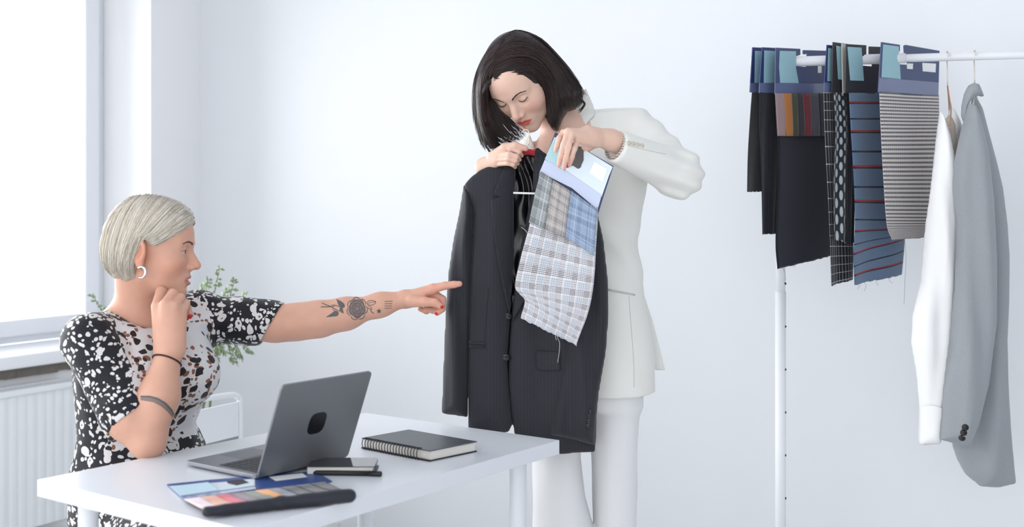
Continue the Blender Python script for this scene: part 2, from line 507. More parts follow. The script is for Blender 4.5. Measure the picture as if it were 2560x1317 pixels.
# ================================================================== seated woman
H1 = Head(P(378, 622, 2.74), (0.985, 0.13, -0.06), (0.03, 0.02, 1.0), 1.0, mo=0.0055, lid=0.0)
p1 = thing('person', 'seated woman with short platinum hair in a floral dress, pointing, chin on fist', 'person', (-0.83, 2.80, 0.0))
SH1R = P(222, 862, 2.65); EL1R = P(362, 1098, 2.585)
W1R = P(424, 872, 2.640)
SH1L = P(492, 792, 2.93)
def s1_rarm(p):
    d = cap(p, SH1R, P(326, 1040, 2.60), 0.062, 0.054)
    d = smin(d, cap(p, P(326, 1040, 2.60), P(368, 1104, 2.585), 0.054, 0.038), 0.02)
    d = smin(d, cap(p, P(372, 1104, 2.585), P(398, 990, 2.60), 0.0345, 0.0415), 0.02)
    d = smin(d, cap(p, P(398, 990, 2.60), W1R, 0.0415, 0.0265), 0.025)
    # wrist to back of the hand
    kn = [P(393, 766, 2.655), P(414, 760, 2.640), P(437, 764, 2.645), P(456, 776, 2.660)]
    pip = [P(403, 728, 2.690), P(432, 733, 2.668), P(451, 744, 2.675), P(464, 758, 2.690)]
    dip = [P(421, 742, 2.722), P(444, 752, 2.705), P(459, 762, 2.708), P(470, 772, 2.715)]
    tip = [P(425, 762, 2.724), P(446, 774, 2.712), P(462, 782, 2.712), P(474, 790, 2.710)]
    rk = [0.0135, 0.0125, 0.0120, 0.0110]
    for i in range(4):
        d = smin(d, cap(p, W1R + (P(406 + 12 * i, 860, 2.64) - P(424, 860, 2.64)), kn[i], 0.0195, rk[i] * 1.02), 0.014)
    for i in range(4):
        f = chain(p, [kn[i], pip[i], dip[i], tip[i]], [rk[i], rk[i] * 0.88, rk[i] * 0.74, rk[i] * 0.64], 0.003)
        d = smin(d, f, 0.0016)
    t = chain(p, [P(400, 835, 2.66), P(408, 790, 2.685), P(430, 770, 2.70), P(448, 768, 2.69)], [0.016, 0.0135, 0.011, 0.009], 0.004)
    return smin(d, t, 0.008)
L1 = [P(500, 795, 2.93), P(610, 808, 2.925), P(690, 809, 2.92), P(745, 804, 2.915), P(800, 797, 2.915), P(865, 784, 2.915), P(950, 762, 2.92), P(1012, 747, 2.92)]
R1 = [0.048, 0.043, 0.0405, 0.0405, 0.0400, 0.0355, 0.0255, 0.0215]
def s1_larm(p):
    d = chain(p, L1, R1, 0.03)
    y = 2.92
    # hand: palm plates towards each knuckle
    kn = [P(1082, 722, 2.905), P(1082, 733, 2.925), P(1076, 744, 2.942), P(1066, 754, 2.955)]
    for i, k in enumerate(kn):
        d = smin(d, cap(p, P(1016, 745 + 2 * i, 2.915 + 0.008 * i), k, 0.0175, 0.0125 - 0.0008 * i), 0.012)
    idx = chain(p, [kn[0], P(1112, 714, 2.900), P(1135, 711, 2.898), P(1149, 709.5, 2.897)], [0.0122, 0.0098, 0.0088, 0.0074], 0.003)
    d = smin(d, idx, 0.006)
    mid = chain(p, [kn[1], P(1106, 748, 2.915), P(1105, 772, 2.905), P(1093, 782, 2.900)], [0.0115, 0.0098, 0.0086, 0.0074], 0.003)
    d = smin(d, mid, 0.0035)
    rng = chain(p, [kn[2], P(1096, 760, 2.945), P(1084, 776, 2.940), P(1064, 773, 2.935)], [0.0110, 0.0094, 0.0082, 0.0070], 0.003)
    d = smin(d, rng, 0.0035)
    pk = chain(p, [kn[3], P(1082, 768, 2.965), P(1066, 778, 2.960), P(1050, 772, 2.955)], [0.0098, 0.0084, 0.0074, 0.0064], 0.003)
    d = smin(d, pk, 0.0035)
    th = chain(p, [P(1030, 752, 2.900), P(1062, 754, 2.888), P(1088, 756, 2.885), P(1103, 766, 2.884)], [0.0165, 0.0122, 0.0102, 0.0080], 0.004)
    return smin(d, th, 0.006)
def s1_neck(p):
    d = cap(p, H1.wor((0, -0.030, -0.045)), P(350, 800, 2.79), 0.050, 0.054)
    d = smin(d, cap(p, P(352, 835, 2.80), P(262, 838, 2.72), 0.060, 0.052), 0.06)
    d = smin(d, cap(p, P(352, 835, 2.80), P(450, 815, 2.90), 0.062, 0.052), 0.06)
    return d
def s1_torso(p):
    K = [(0.49, -.86, 2.86, .150, .125, .78), (0.60, -.88, 2.83, .165, .125, .78), (0.72, -.885, 2.80, .130, .100, .78), (0.80, -.88, 2.79, .135, .105, .78), (0.90, -.865, 2.78, .150, .115, .78), (1.0, -.86, 2.79, .130, .085, .78)]
    d = loft(p, K)
    for s_ in (-1, 1):
        h = np.array([-.86 + .08 * s_ * .71, 2.84 + .08 * s_ * .70, .53]); k = h + np.array([.30, -.32, .0])
        d = smin(d, cap(p, h, k, 0.085, 0.058), 0.03)
        an = k + np.array([-0.02, 0.06, -0.43]); d = smin(d, cap(p, k, an, 0.055, 0.034), 0.02)
        d = smin(d, cap(p, an + np.array([0, 0, -0.035]), an + np.array([.10, -.10, -0.05]), 0.030, 0.022), 0.02)
    return d
def s1_all(p):
    d = smin(H1.sdf(p), s1_neck(p), 0.022)
    d = smin(d, s1_torso(p), 0.05)
    d = smin(d, s1_larm(p), 0.03)
    ra = s1_rarm(p)
    return smin(d, ra, 0.004)
def s1_head(p):
    d = smin(H1.sdf(p), s1_neck(p), 0.022)
    return d
SKIN1 = rgb(212, 164, 142)[:3]
def nails(V, C, spots, col, r):
    for c, n in spots:
        w = np.clip((r - np.linalg.norm(V - np.array(c), axis=1)) / 0.0015, 0, 1)[:, None]
        C = C * (1 - w) + np.array(col) * w
    return C
def col1(V):
    q = H1.loc(V.astype(np.float32))
    C = face_tint(q, SKIN1, rgb(192, 122, 110)[:3], rgb(214, 138, 112)[:3], rgb(110, 80, 65)[:3], mo=0.0055)
    w = np.clip((V[:, 0] - P(1030, 0, 2.9)[0]) / 0.05, 0, 1)[:, None]
    C = C * (1 - 0.35 * w) + np.array(rgb(232, 160, 142)[:3]) * 0.35 * w
    red = rgb(200, 40, 45)[:3]
    for c, r in ((P(1106, 768, 2.875), 0.0062), (P(1090, 785, 2.893), 0.0058), (P(1054, 771, 2.930), 0.0062), (P(476, 792, 2.705), 0.007)):
        w = np.clip((r - np.linalg.norm(V - c, axis=1)) / 0.0012, 0, 1)[:, None]
        C = C * (1 - w) + np.array(red) * w
    return C
def skull_box(H, pad=0.015):
    c = [H.wor((a, b, e)) for a in (-.085, .085) for b in (-.11, .12) for e in (-.12, .115)]
    return bb(c, pad)
_lo, _hi = skull_box(H1); _lo[2] = P(0, 850, 2.8)[2]; _lo[0] = -1.06; _hi[1] = 2.98
_la, _ha = bb([P(300, 1150, 2.56), P(490, 850, 2.70), P(430, 715, 2.72)], 0.035)
_lb, _hb = bb([P(640, 700, 2.92), P(1160, 880, 2.92), P(1100, 760, 2.87)], 0.03)
body1 = joined('body', [
    (s1_head, _lo, _hi, 0.0022, 1),
    (s1_rarm, _la, _ha, 0.0021, 1),
    (s1_larm, _lb, _hb, 0.0021, 1),
    (lambda p: s1_all(p) + 0.011, np.array([-1.1, 2.2, 0.0]), np.array([-0.3, 3.1, 1.20]), 0.009, 1)], MAT_SKIN, p1, col1)

# ================================================================== standing woman
H2 = Head((0.022, 3.03, 1.608), (-0.266, -0.656, -0.706), (-0.473, -0.55, 0.689), 1.0)
p2 = thing('person', 'standing woman with a dark bob in a white suit holding up a jacket', 'person', (0.25, 3.15, 0.0))
SH2L = P(1592, 325, 3.12); EL2L = P(1712, 438, 2.96); W2L = P(1528, 350, 2.846)
def s2_lhand(p):
    d = cap(p, EL2L, P(1560, 364, 2.875), 0.040, 0.026)
    d = smin(d, cap(p, P(1560, 364, 2.875), W2L, 0.026, 0.0225), 0.02)
    kn = [P(1409, 331, 2.804), P(1420, 328, 2.788), P(1431, 336, 2.784), P(1444, 352, 2.794)]
    pip = [P(1398, 345, 2.792), P(1409, 362, 2.774), P(1421, 367, 2.768), P(1436, 372, 2.776)]
    dip = [P(1392, 366, 2.793), P(1401, 393, 2.776), P(1414, 399, 2.770), P(1429, 394, 2.777)]
    tip = [P(1389, 377, 2.797), P(1397, 413, 2.781), P(1410, 421, 2.776), P(1424, 413, 2.782)]
    rk = [0.0076, 0.0078, 0.0078, 0.0076]
    d = smin(d, cap(p, W2L, P(1470, 336, 2.82), 0.0235, 0.022), 0.02)
    for i in range(4):
        b = W2L * 0.55 + kn[i] * 0.45
        d = smin(d, cap(p, b, kn[i], 0.0165, rk[i] * 1.12), 0.010)
        d = smin(d, chain(p, [kn[i], pip[i], dip[i], tip[i]], [rk[i], rk[i] * .90, rk[i] * .80, rk[i] * .66], 0.003), 0.0010)
    th = chain(p, [P(1492, 352, 2.835), P(1462, 372, 2.850), P(1440, 392, 2.852), P(1426, 404, 2.846)], [0.0145, 0.0115, 0.0095, 0.0075], 0.004)
    return smin(d, th, 0.006)
W2R = P(1212, 418, 2.985)
def s2_rhand(p):
    d = cap(p, P(1245, 600, 3.06), W2R, 0.036, 0.0245)
    kn = [P(1252, 378, 2.950), P(1246, 388, 2.942), P(1243, 399, 2.942), P(1241, 410, 2.948)]
    for i in range(4):
        d = smin(d, cap(p, W2R + np.array([0, 0, 0]), kn[i], 0.0205, 0.0085), 0.009)
    ch = [([kn[0], P(1276, 372, 2.925), P(1298, 380, 2.922), P(1304, 389, 2.935)]),
          ([kn[1], P(1273, 385, 2.915), P(1292, 391, 2.914), P(1299, 399, 2.928)]),
          ([kn[2], P(1271, 397, 2.914), P(1288, 402, 2.914), P(1294, 409, 2.928)]),
          ([kn[3], P(1269, 408, 2.920), P(1283, 412, 2.920), P(1288, 418, 2.932)])]
    for i, c in enumerate(ch):
        r = (0.0069, 0.0068, 0.0066, 0.0060)[i]
        d = smin(d, chain(p, c, [r * 1.1, r, r * .92, r * .8], 0.003), 0.0008)
    th = chain(p, [P(1232, 392, 2.96), P(1262, 369, 2.935), P(1288, 364, 2.925), P(1314, 371, 2.925)], [0.015, 0.0115, 0.0098, 0.0075], 0.004)
    return smin(d, th, 0.003)
def s2_neck(p):
    d = cap(p, H2.wor((0, -0.035, -0.040)), P(1432, 345, 3.12), 0.046, 0.050)
    d = smin(d, cap(p, P(1432, 352, 3.13), P(1375, 385, 3.10), 0.055, 0.045), 0.05)
    d = smin(d, cap(p, P(1440, 350, 3.13), P(1560, 320, 3.13), 0.055, 0.045), 0.05)
    return smin(d, ell(p, P(1420, 450, 3.10), (0.10, 0.06, 0.12)), 0.04)
def s2_head(p):
    return smin(H2.sdf(p), s2_neck(p), 0.020)
def s2_low(p):
    K = [(0.80, .22, 3.14, .13, .09), (0.95, .22, 3.14, .125, .09), (1.15, .19, 3.15, .105, .08), (1.30, .19, 3.15, .12, .085), (1.42, .19, 3.15, .115, .07)]
    d = loft(p, K)
    for x0, x1 in ((.13, .12), (.28, .27)):
        d = smin(d, cap(p, (x0, 3.13, .82), (x1, 3.10, .45), 0.066, 0.047), 0.03)
        d = smin(d, cap(p, (x1, 3.10, .45), (x1, 3.13, .07), 0.046, 0.032), 0.02)
        d = smin(d, cap(p, (x1, 3.12, .040), (x1 - .03, 2.97, .028), 0.032, 0.022), 0.02)
    return d
def s2_all(p):
    d = smin(s2_low(p), s2_neck(p), 0.05)
    d = smin(d, cap(p, P(1560, 325, 3.13), SH2L, 0.045, 0.045), 0.03)
    d = smin(d, cap(p, SH2L, EL2L, 0.045, 0.038), 0.02)
    d = smin(d, cap(p, P(1375, 385, 3.12), P(1330, 392, 3.13), 0.045, 0.045), 0.03)
    d = smin(d, cap(p, P(1330, 392, 3.13), P(1245, 600, 3.06), 0.045, 0.036), 0.02)
    d = smin(d, s2_rhand(p), 0.004)
    return smin(d, s2_lhand(p), 0.004) + 0.010
SKIN2 = rgb(222, 186, 168)[:3]
def col2(V):
    q = H2.loc(V.astype(np.float32))
    C = face_tint(q, SKIN2, rgb(212, 104, 96)[:3], rgb(218, 158, 138)[:3], rgb(60, 45, 40)[:3])
    # red finger ends of both hands
    for c in (P(1389, 378, 2.785), P(1398, 414, 2.775), P(1411, 421, 2.775), P(1421, 414, 2.778), P(1314, 371, 2.92)):
        w = 0.22 * np.clip(1 - np.linalg.norm(V - c, axis=1) / 0.03, 0, 1)[:, None]
        C = C * (1 - w) + np.array(rgb(226, 130, 112)[:3]) * w
    return C
_lo, _hi = skull_box(H2); _lo[2] = P(0, 440, 3.1)[2]; _hi[0] = P(1520, 0, 3.1)[0]; _hi[1] = 3.24
_la, _ha = bb([P(1380, 310, 2.78), P(1575, 440, 2.80), P(1575, 380, 2.89)], 0.015)
_lb, _hb = bb([P(1195, 355, 2.91), P(1325, 470, 2.91), P(1200, 470, 3.03)], 0.012)
body2 = joined('body', [
    (s2_head, _lo, _hi, 0.0022, 1),
    (s2_lhand, _la, _ha, 0.0017, 1),
    (s2_rhand, _lb, _hb, 0.0018, 1),
    (s2_all, np.array([-0.12, 2.78, 0.0]), np.array([0.55, 3.3, 1.56]), 0.009, 1)], MAT_SKIN, p2, col2)

# ------------------------------------------------------------------ brows, lashes, eyes, teeth
def bvh_of(o): 
    bm = bmesh.new(); bm.from_mesh(o.data); bm.transform(Matrix.Translation(o.location)); t = BVHTree.FromBMesh(bm); bm.free(); return t
def stick(bvh, H, x, z, lift=0.0006):
    a = H.wor((x, 0.16, z)); d = H.wor((x, 0.0, z)) - a
    h = bvh.ray_cast(Vector(a), Vector(d).normalized())
    if h[0] is None: return None, None
    return np.array(h[0]) + np.array(h[1]) * lift, np.array(h[1])
def brow_hairs(H, bvh, side, path, width, n, ln, mb, r0=0.00042, seed=1):
    rr = np.random.RandomState(seed); path = spline(path, 24)
    for i in range(n):
        t = rr.rand() ** 0.9; k = int(t * 22); b = path[k]; tan = path[k + 1] - path[k]; tan /= np.linalg.norm(tan)
        w = (rr.rand() - 0.5) * width * (1 - 0.65 * t)
        x, z = b[0], b[1] + w
        l = ln * (0.7 + 0.5 * rr.rand()); up = (0.75 - 0.9 * t)
        pts = []
        for s_ in (0, 0.5, 1.0):
            p, nn = stick(bvh, H, side * (x + tan[0] * l * s_), z + tan[1] * l * s_ + up * l * s_ * 0.5, 0.0005 + 0.0006 * s_)
            if p is None: break
            pts.append(p)
        if len(pts) == 3: mb.tube(pts, [r0, r0, r0 * 0.3], seg=4, caps=False)
M_BROW1 = mat('brow_brown', rgb(92, 66, 55), 0.7)
M_BROW2 = mat('brow_dark', rgb(42, 28, 26), 0.7)
M_EYE = mat('eye_white', rgb(200, 190, 184), 0.15, coat=0.5)
M_IRIS = mat('iris', rgb(74, 78, 74), 0.15, coat=0.5)
M_TEETH = mat('teeth', rgb(240, 236, 228), 0.25)
_b1 = bvh_of(body1); _b2 = bvh_of(body2)
mb = MB()
BRP = [(0.0135, 0.0150), (0.024, 0.0195), (0.036, 0.0215), (0.0475, 0.0175)]
for sd in (1, -1):
    mb = MB(); brow_hairs(H1, _b1, sd, BRP, 0.0040, 110, 0.0050, mb, seed=3 + sd); mb.build('eyebrow', M_BROW1, p1, True)
BRP2 = [(0.0120, 0.0135), (0.024, 0.0200), (0.036, 0.0228), (0.0485, 0.0190)]
for sd in (1, -1):
    mb = MB(); brow_hairs(H2, _b2, sd, BRP2, 0.0030, 130, 0.0055, mb, seed=7 + sd); mb.build('eyebrow', M_BROW2, p2, True)
def lashes(H, bvh, z0, mb, n=44, out=0.0025, down=0.0022, rim=0.0005, sides=(1, -1), arch=-0.0040):
    for sd in sides:
        line = []
        for i in range(n):
            t = i / (n - 1); x = 0.0195 + 0.0245 * t; z = z0 + arch * max(0.0, math.sin(math.pi * t)) ** 0.8 + (0.0025 * t if arch < 0 else 0)
            p, nn = stick(bvh, H, sd * x, z, 0.0003)
            if p is None: continue
            line.append(p)
            if True:
                side = H.R[:, 0] * sd * (t - 0.35)
                e = p + nn * out * (0.35 + 0.5 * t) - H.R[:, 2] * down * 0.9 + side * 0.0015
                m = p + nn * out * 0.5 - H.R[:, 2] * down * 0.75 + side * 0.0008
                mb.tube([p, m, e], [0.0002, 0.00015, 0.00005], seg=4, caps=False)
        if len(line) > 3: mb.tube(line, [rim] * len(line), seg=5, caps=False)
for sd in (1, -1): mb = MB(); lashes(H2, _b2, -0.0020, mb, rim=0.00055, sides=(sd,)); mb.build('eyelashes', M_BROW2, p2, True)
for sd in (1, -1): mb = MB(); lashes(H1, _b1, -0.0012, mb, out=0.003, down=-0.0006, rim=0.0005, sides=(sd,), arch=0.0040); mb.build('eyelashes', M_BROW2, p1, True)
def uvsphere(c, r, M=None, nu=20, nv=12):
    V = []; Fc = []
    for j in range(nv + 1):
        th = math.pi * j / nv
        for i in range(nu):
            ph = 2 * math.pi * i / nu
            q = np.array([r * math.sin(th) * math.cos(ph), r * math.sin(th) * math.sin(ph), r * math.cos(th)])
            V.append(np.array(c) + (q if M is None else M @ q))
    for j in range(nv):
        for i in range(nu):
            Fc.append((j * nu + i, (j + 1) * nu + i, (j + 1) * nu + (i + 1) % nu, j * nu + (i + 1) % nu))
    return V, Fc
for sd in (1, -1):
    mb = MB(); v, f = uvsphere(H1.wor((sd * 0.031, 0.0715, -0.001)), 0.0122); mb.add(v, f)
    mb.cur = 1; v, f = uvsphere(H1.wor((sd * 0.0315, 0.0762, -0.001)), 0.0082); mb.add(v, f)
    mb.build('eye', [M_EYE, M_IRIS], p1, True)
mb = MB()
for i in range(-4, 5):
    a = i * 0.16; c = H1.wor((0.024 * math.sin(a), 0.060 + 0.0235 * math.cos(a), -0.0655))
    v, f = uvsphere(c, 0.0042, nu=8, nv=6); mb.add(v, f)
mb.build('teeth', M_TEETH, p1, True)
# ================================================================== room shell
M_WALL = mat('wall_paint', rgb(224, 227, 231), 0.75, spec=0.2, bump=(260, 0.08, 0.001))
M_WALLW = mat('window_wall_lightened', rgb(242, 243, 246), 0.75, spec=0.2, bump=(260, 0.08, 0.001))  # wall colour lightened to make up for the little light reaching it
M_FLOOR = mat('floor_paint', rgb(205, 208, 210), 0.4)
_g = NT(M_FLOOR); _v, _x, _y, _z = _g.obj(); _nf, _ = _g.noise(_v, 1.6, 5)
_pl = _g.band(_x, 0.14, 0.0, 0.03)
_g.base(_g.mix(_pl, _g.mix(_nf, rgb(222, 223, 224), rgb(234, 234, 233)), rgb(190, 190, 188)))
M_WFR = mat('window_frame_paint', rgb(238, 241, 246), 0.35)
M_SILL = mat('sill_paint', rgb(244, 246, 250), 0.4)
M_GREY = mat('sill_gap_shade', rgb(120, 120, 118), 0.9, bump=(60, 0.6, 0.004))  # grey colour stands in for the shadowed wall under the sill
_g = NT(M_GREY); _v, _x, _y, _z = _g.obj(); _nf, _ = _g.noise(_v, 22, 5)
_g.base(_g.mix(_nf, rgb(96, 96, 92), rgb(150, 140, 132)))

def wp(t, o, z):
    """point on the window wall: t metres from the corner, o metres out through the wall, height z"""
    q = CORNER - DW * t + NW * o
    return np.array([q[0], q[1], z])
def wbox(mb, t0, t1, o0, o1, z0, z1):
    mb.box((t0, o0, z0), (t1, o1, z1), M=lambda p: wp(*p))
def bwp(t, o, z):
    q = CORNER + BW * t - DW * o
    return np.array([q[0], q[1], z])
OT0, OT1, OZ0, OZ1, DEP = 0.285, 2.95, 0.745, 2.75, 0.34
mb = MB()
wbox(mb, 0.0, OT0, 0, DEP, 0, 3.1); wbox(mb, OT0, OT1, 0, DEP, 0, OZ0 - 0.075); wbox(mb, OT0, OT1, 0, DEP, OZ1, 3.1); wbox(mb, OT1, 3.6, 0, DEP, 0, 3.1); wbox(mb, 3.6, 5.8, 0, DEP, 0, OZ0 - .075); wbox(mb, 3.6, 5.8, 0, DEP, OZ1, 3.1); wbox(mb, 5.8, 6.2, 0, DEP, 0, 3.1)
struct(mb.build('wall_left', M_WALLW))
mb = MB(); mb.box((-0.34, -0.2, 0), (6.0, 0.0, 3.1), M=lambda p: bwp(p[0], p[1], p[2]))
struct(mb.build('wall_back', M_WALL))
mb = MB(); mb.prism([bwp(5.2, 0, 0), bwp(5.4, 0, 0), bwp(5.4, 4.6, 0), bwp(5.2, 4.6, 0)], (0, 0, 3.1))
struct(mb.build('wall_right', M_WALL))
fl = [bwp(-0.4, -0.2, 0), bwp(6.0, -0.2, 0), bwp(6.0, 7.5, 0), bwp(-0.4, 7.5, 0)]
mb = MB(); mb.prism([p - np.array([0, 0, 0.1]) for p in fl], (0, 0, 0.1)); struct(mb.build('floor', M_FLOOR))
mb = MB(); mb.prism([p + np.array([0, 0, 3.1]) for p in fl], (0, 0, 0.1)); struct(mb.build('ceiling', M_WALL))
# sill board and a dark strip painted for the shaded wall gap below it
mb = MB(); wbox(mb, OT0 - 0.03, OT1 + 0.05, -0.055, DEP - 0.06, OZ0 - 0.048, OZ0)
o = mb.build('trim_1', M_SILL, bevel=0.006); struct(o)
mb = MB()
rr = np.random.RandomState(4); n = 60; t = np.linspace(OT0 - 0.03, OT1 + 0.05, n)
top = OZ0 - 0.046; pts = []
for i in range(n): pts.append(wp(t[i], -0.012, top + 0.0))
for i in range(n - 1, -1, -1): pts.append(wp(t[i], -0.012, OZ0 - 0.078 - 0.006 * rr.rand()))
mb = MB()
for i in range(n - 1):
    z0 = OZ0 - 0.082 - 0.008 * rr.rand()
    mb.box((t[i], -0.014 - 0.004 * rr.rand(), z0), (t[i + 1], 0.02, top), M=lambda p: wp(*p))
struct(mb.build('sill_shade_strip', M_GREY))

# window: outer frame, sashes with panes, all in the depth of the wall
M_GLASS = bpy.data.materials.new('window_glass'); M_GLASS.use_nodes = True
_nt = M_GLASS.node_tree; _nt.nodes.remove(_nt.nodes['Principled BSDF'])
_tr = _nt.nodes.new('ShaderNodeBsdfTransparent'); _gl = _nt.nodes.new('ShaderNodeBsdfGlossy'); _gl.inputs['Roughness'].default_value = 0.02
_fr = _nt.nodes.new('ShaderNodeFresnel'); _fr.inputs[0].default_value = 1.45; _mx = _nt.nodes.new('ShaderNodeMixShader')
_nt.links.new(_fr.outputs[0], _mx.inputs[0]); _nt.links.new(_tr.outputs[0], _mx.inputs[1]); _nt.links.new(_gl.outputs[0], _mx.inputs[2])
_nt.links.new(_mx.outputs[0], _nt.nodes['Material Output'].inputs[0])
win = bpy.data.objects.new('window_1', None); COL.objects.link(win); win.location = tuple(wp(OT0, DEP - 0.05, OZ0)); struct(win)
o0, o1 = DEP - 0.06, DEP - 0.0
mb = MB(); fw = 0.05
wbox(mb, OT0, OT0 + fw, o0, o1, OZ0, OZ1); wbox(mb, OT1 - fw, OT1, o0, o1, OZ0, OZ1)
wbox(mb, OT0, OT1, o0, o1, OZ0, OZ0 + 0.045); wbox(mb, OT0, OT1, o0, o1, OZ1 - fw, OZ1)
wbox(mb, 1.55, 1.60, o0, o1, OZ0, OZ1)
mb.build('window_frame', M_WFR, win, bevel=0.004)
for a, b in ((OT0 + fw - 0.012, 1.562), (1.588, OT1 - fw + 0.012)):
    mb = MB(); s0, s1 = o0 - 0.022, o1 - 0.015; z0, z1 = OZ0 + 0.030, OZ1 - fw + 0.012; w = 0.075
    wbox(mb, a, a + w, s0, s1, z0, z1); wbox(mb, b - w, b, s0, s1, z0, z1); wbox(mb, a, b, s0, s1, z0, z0 + w - 0.01); wbox(mb, a, b, s0, s1, z1 - w, z1)
    sash = mb.build('sash', M_WFR, win, bevel=0.005)
    mb = MB(); wbox(mb, a + w - 0.003, b - w + 0.003, o0 + 0.005, o0 + 0.011, z0 + w - 0.013, z1 - w + 0.003)
    mb.build('pane', M_GLASS, sash)
added_win = bpy.data.objects.new('added_window', None); COL.objects.link(added_win); added_win.location = tuple(wp(3.6, DEP - 0.05, OZ0)); struct(added_win)  # added window out of view, opened to let fill light in
mb = MB()
for a, b in ((3.6, 3.72), (4.66, 4.74), (5.68, 5.8)): wbox(mb, a, b, DEP - .06, DEP, OZ0 - .07, OZ1)
wbox(mb, 3.6, 5.8, DEP - .06, DEP, OZ0 - .075, OZ0 + .05); wbox(mb, 3.6, 5.8, DEP - .06, DEP, OZ1 - .1, OZ1)
mb.build('window_frame', M_WFR, added_win)
# radiator below the sill
M_RAD = mat('radiator_enamel', rgb(240, 243, 246), 0.35)
rad = thing('radiator', 'white ribbed panel radiator below the window sill', 'radiator', wp(1.2, -0.10, 0.12))
mb = MB(); V = []; N = 0; t0, t1 = 0.75, 2.3
for k in range(2):
    oo = -0.125 + 0.075 * k; zz = [0.13, 0.145, 0.60, 0.625]
    ts = np.arange(t0, t1, 0.0055)
    V = []; 
    for t_ in ts:
        ph = (t_ - t0) / 0.040 % 1.0; dd = 0.0018 * (1 if 0.25 < ph < 0.75 else -1 if (ph < 0.08 or ph > 0.92) else 0)
        for z_, m_ in zip(zz, (0, 1, 1, 0)): V.append(wp(t_, oo - dd * m_, z_))
    Fq = [(i * 4 + j, (i + 1) * 4 + j, (i + 1) * 4 + j + 1, i * 4 + j + 1) for i in range(len(ts) - 1) for j in range(3)]
    mb.add(V, Fq)
    wbox(mb, t0, t1, oo + 0.004, oo + 0.012, 0.13, 0.625)
mb.build('panel', M_RAD, rad, smooth=True)
mb = MB()
wbox(mb, t0 - 0.006, t0, -0.135, -0.038, 0.13, 0.632); wbox(mb, t1, t1 + 0.006, -0.135, -0.038, 0.13, 0.632)
for i in range(70):
    a = t0 + i * (t1 - t0) / 70; wbox(mb, a, a + 0.012, -0.130, -0.045, 0.626, 0.632)
wbox(mb, t0, t1, -0.135, -0.128, 0.615, 0.635); wbox(mb, t0, t1, -0.045, -0.038, 0.615, 0.635)
mb.build('grille', M_RAD, rad)
for a in (0.95, 2.1): mb = MB(); wbox(mb, a, a + 0.03, -0.10, -0.001, 0.0, 0.6); mb.build('bracket', M_RAD, rad)

# ================================================================== desk
M_DESK = mat('desk_white', rgb(222, 226, 232), 0.30, spec=0.5)
TZ = 0.735
LC = PZ(92, 1198.5, TZ); RC = PZ(1399, 1099.5, TZ)
A_ = np.array([0.591, 0.807, 0]); A_ /= np.linalg.norm(A_); B_ = np.array([A_[1], -A_[0], 0])
# long side 1.0 m from LC to the far corner, short side 0.6 m
FARC = LC + A_ * ((RC - LC) @ A_); WID = (RC - LC) @ B_; LEN = (RC - LC) @ A_
def tp(a, b, z): q = LC + A_ * a + B_ * b; return np.array([q[0], q[1], z])
desk = thing('desk', 'plain white rectangular desk in front, carrying the laptop and notebooks', 'desk', tp(LEN / 2, WID / 2, 0))
mb = MB(); mb.box((0, 0, TZ - 0.034), (LEN, WID, TZ), M=lambda p: tp(*p)); mb.build('tabletop', M_DESK, desk, bevel=0.0018)
for a, b in ((.07, .07), (LEN - .07, .065), (.07, WID - .07), (LEN - .07, WID - .07)):
    mb = MB(); c = tp(a, b, 0); mb.tube([c + np.array([0, 0, .0]), c + np.array([0, 0, .012]), c + np.array([0, 0, TZ - .045]), c + np.array([0, 0, TZ - .040]), c + np.array([0, 0, TZ - .0345])], [.017, .020, .020, .034, .036], seg=24)
    mb.build('leg', M_DESK, desk, smooth=True, bevel=0.001)
print('desk', LEN, WID)
# ================================================================== cloth helpers
def px_mesh(poly, step=5.0):
    """flat polygon in pixel space cut into a grid; returns 2-D verts, faces"""
    bm = bmesh.new()
    vs = [bm.verts.new((x, y, 0)) for x, y in poly]; bm.faces.new(vs)
    xs = [p[0] for p in poly]; ys = [p[1] for p in poly]
    for a, (lo, hi) in ((0, (min(xs), max(xs))), (1, (min(ys), max(ys)))):
        n = int((hi - lo) / step)
        for i in range(1, n + 1):
            c = lo + (hi - lo) * i / (n + 1); co = [0, 0, 0]; no = [0, 0, 0]; co[a] = c; no[a] = 1
            bmesh.ops.bisect_plane(bm, geom=bm.verts[:] + bm.edges[:] + bm.faces[:], plane_co=co, plane_no=no, dist=1e-4)
    bmesh.ops.triangulate(bm, faces=[f for f in bm.faces if len(f.verts) > 4])
    bm.verts.index_update()
    V = np.array([v.co[:2] for v in bm.verts]); Fc = [[v.index for v in f.verts] for f in bm.faces]
    bm.free(); return V, Fc
CAMP = np.array([0, 0, CAMZ])
def patch(name, poly, bvh, lift, thick, material, parent, step=5.0, smooth=True, fallback=None, lifts=None):
    """a piece lying on a surface already built: outline given as seen, laid on the surface below it"""
    V, Fc = px_mesh(poly, step); out = np.zeros((len(V), 3)); ok = np.zeros(len(V), bool); dep = np.zeros(len(V))
    for i, (x, y) in enumerate(V):
        d = P(x, y, 1.0) - CAMP; d /= np.linalg.norm(d)
        h = bvh.ray_cast(Vector(CAMP), Vector(d))
        if h[0] is not None: ok[i] = True; dep[i] = h[0][1]
    if ok.sum() == 0: dep[:] = fallback
    else:
        for i in np.where(~ok)[0]:
            j = np.where(ok)[0][np.argmin(((V[ok] - V[i]) ** 2).sum(1))]; dep[i] = dep[j]
    for i, (x, y) in enumerate(V):
        l = lift if lifts is None else lift + lifts(x, y)
        out[i] = P(x, y, dep[i] - l)
    o = obj_from(name, out, Fc, material, parent, smooth)
    if thick:
        m = o.modifiers.new('solid', 'SOLIDIFY'); m.thickness = thick; m.offset = 0
    return o
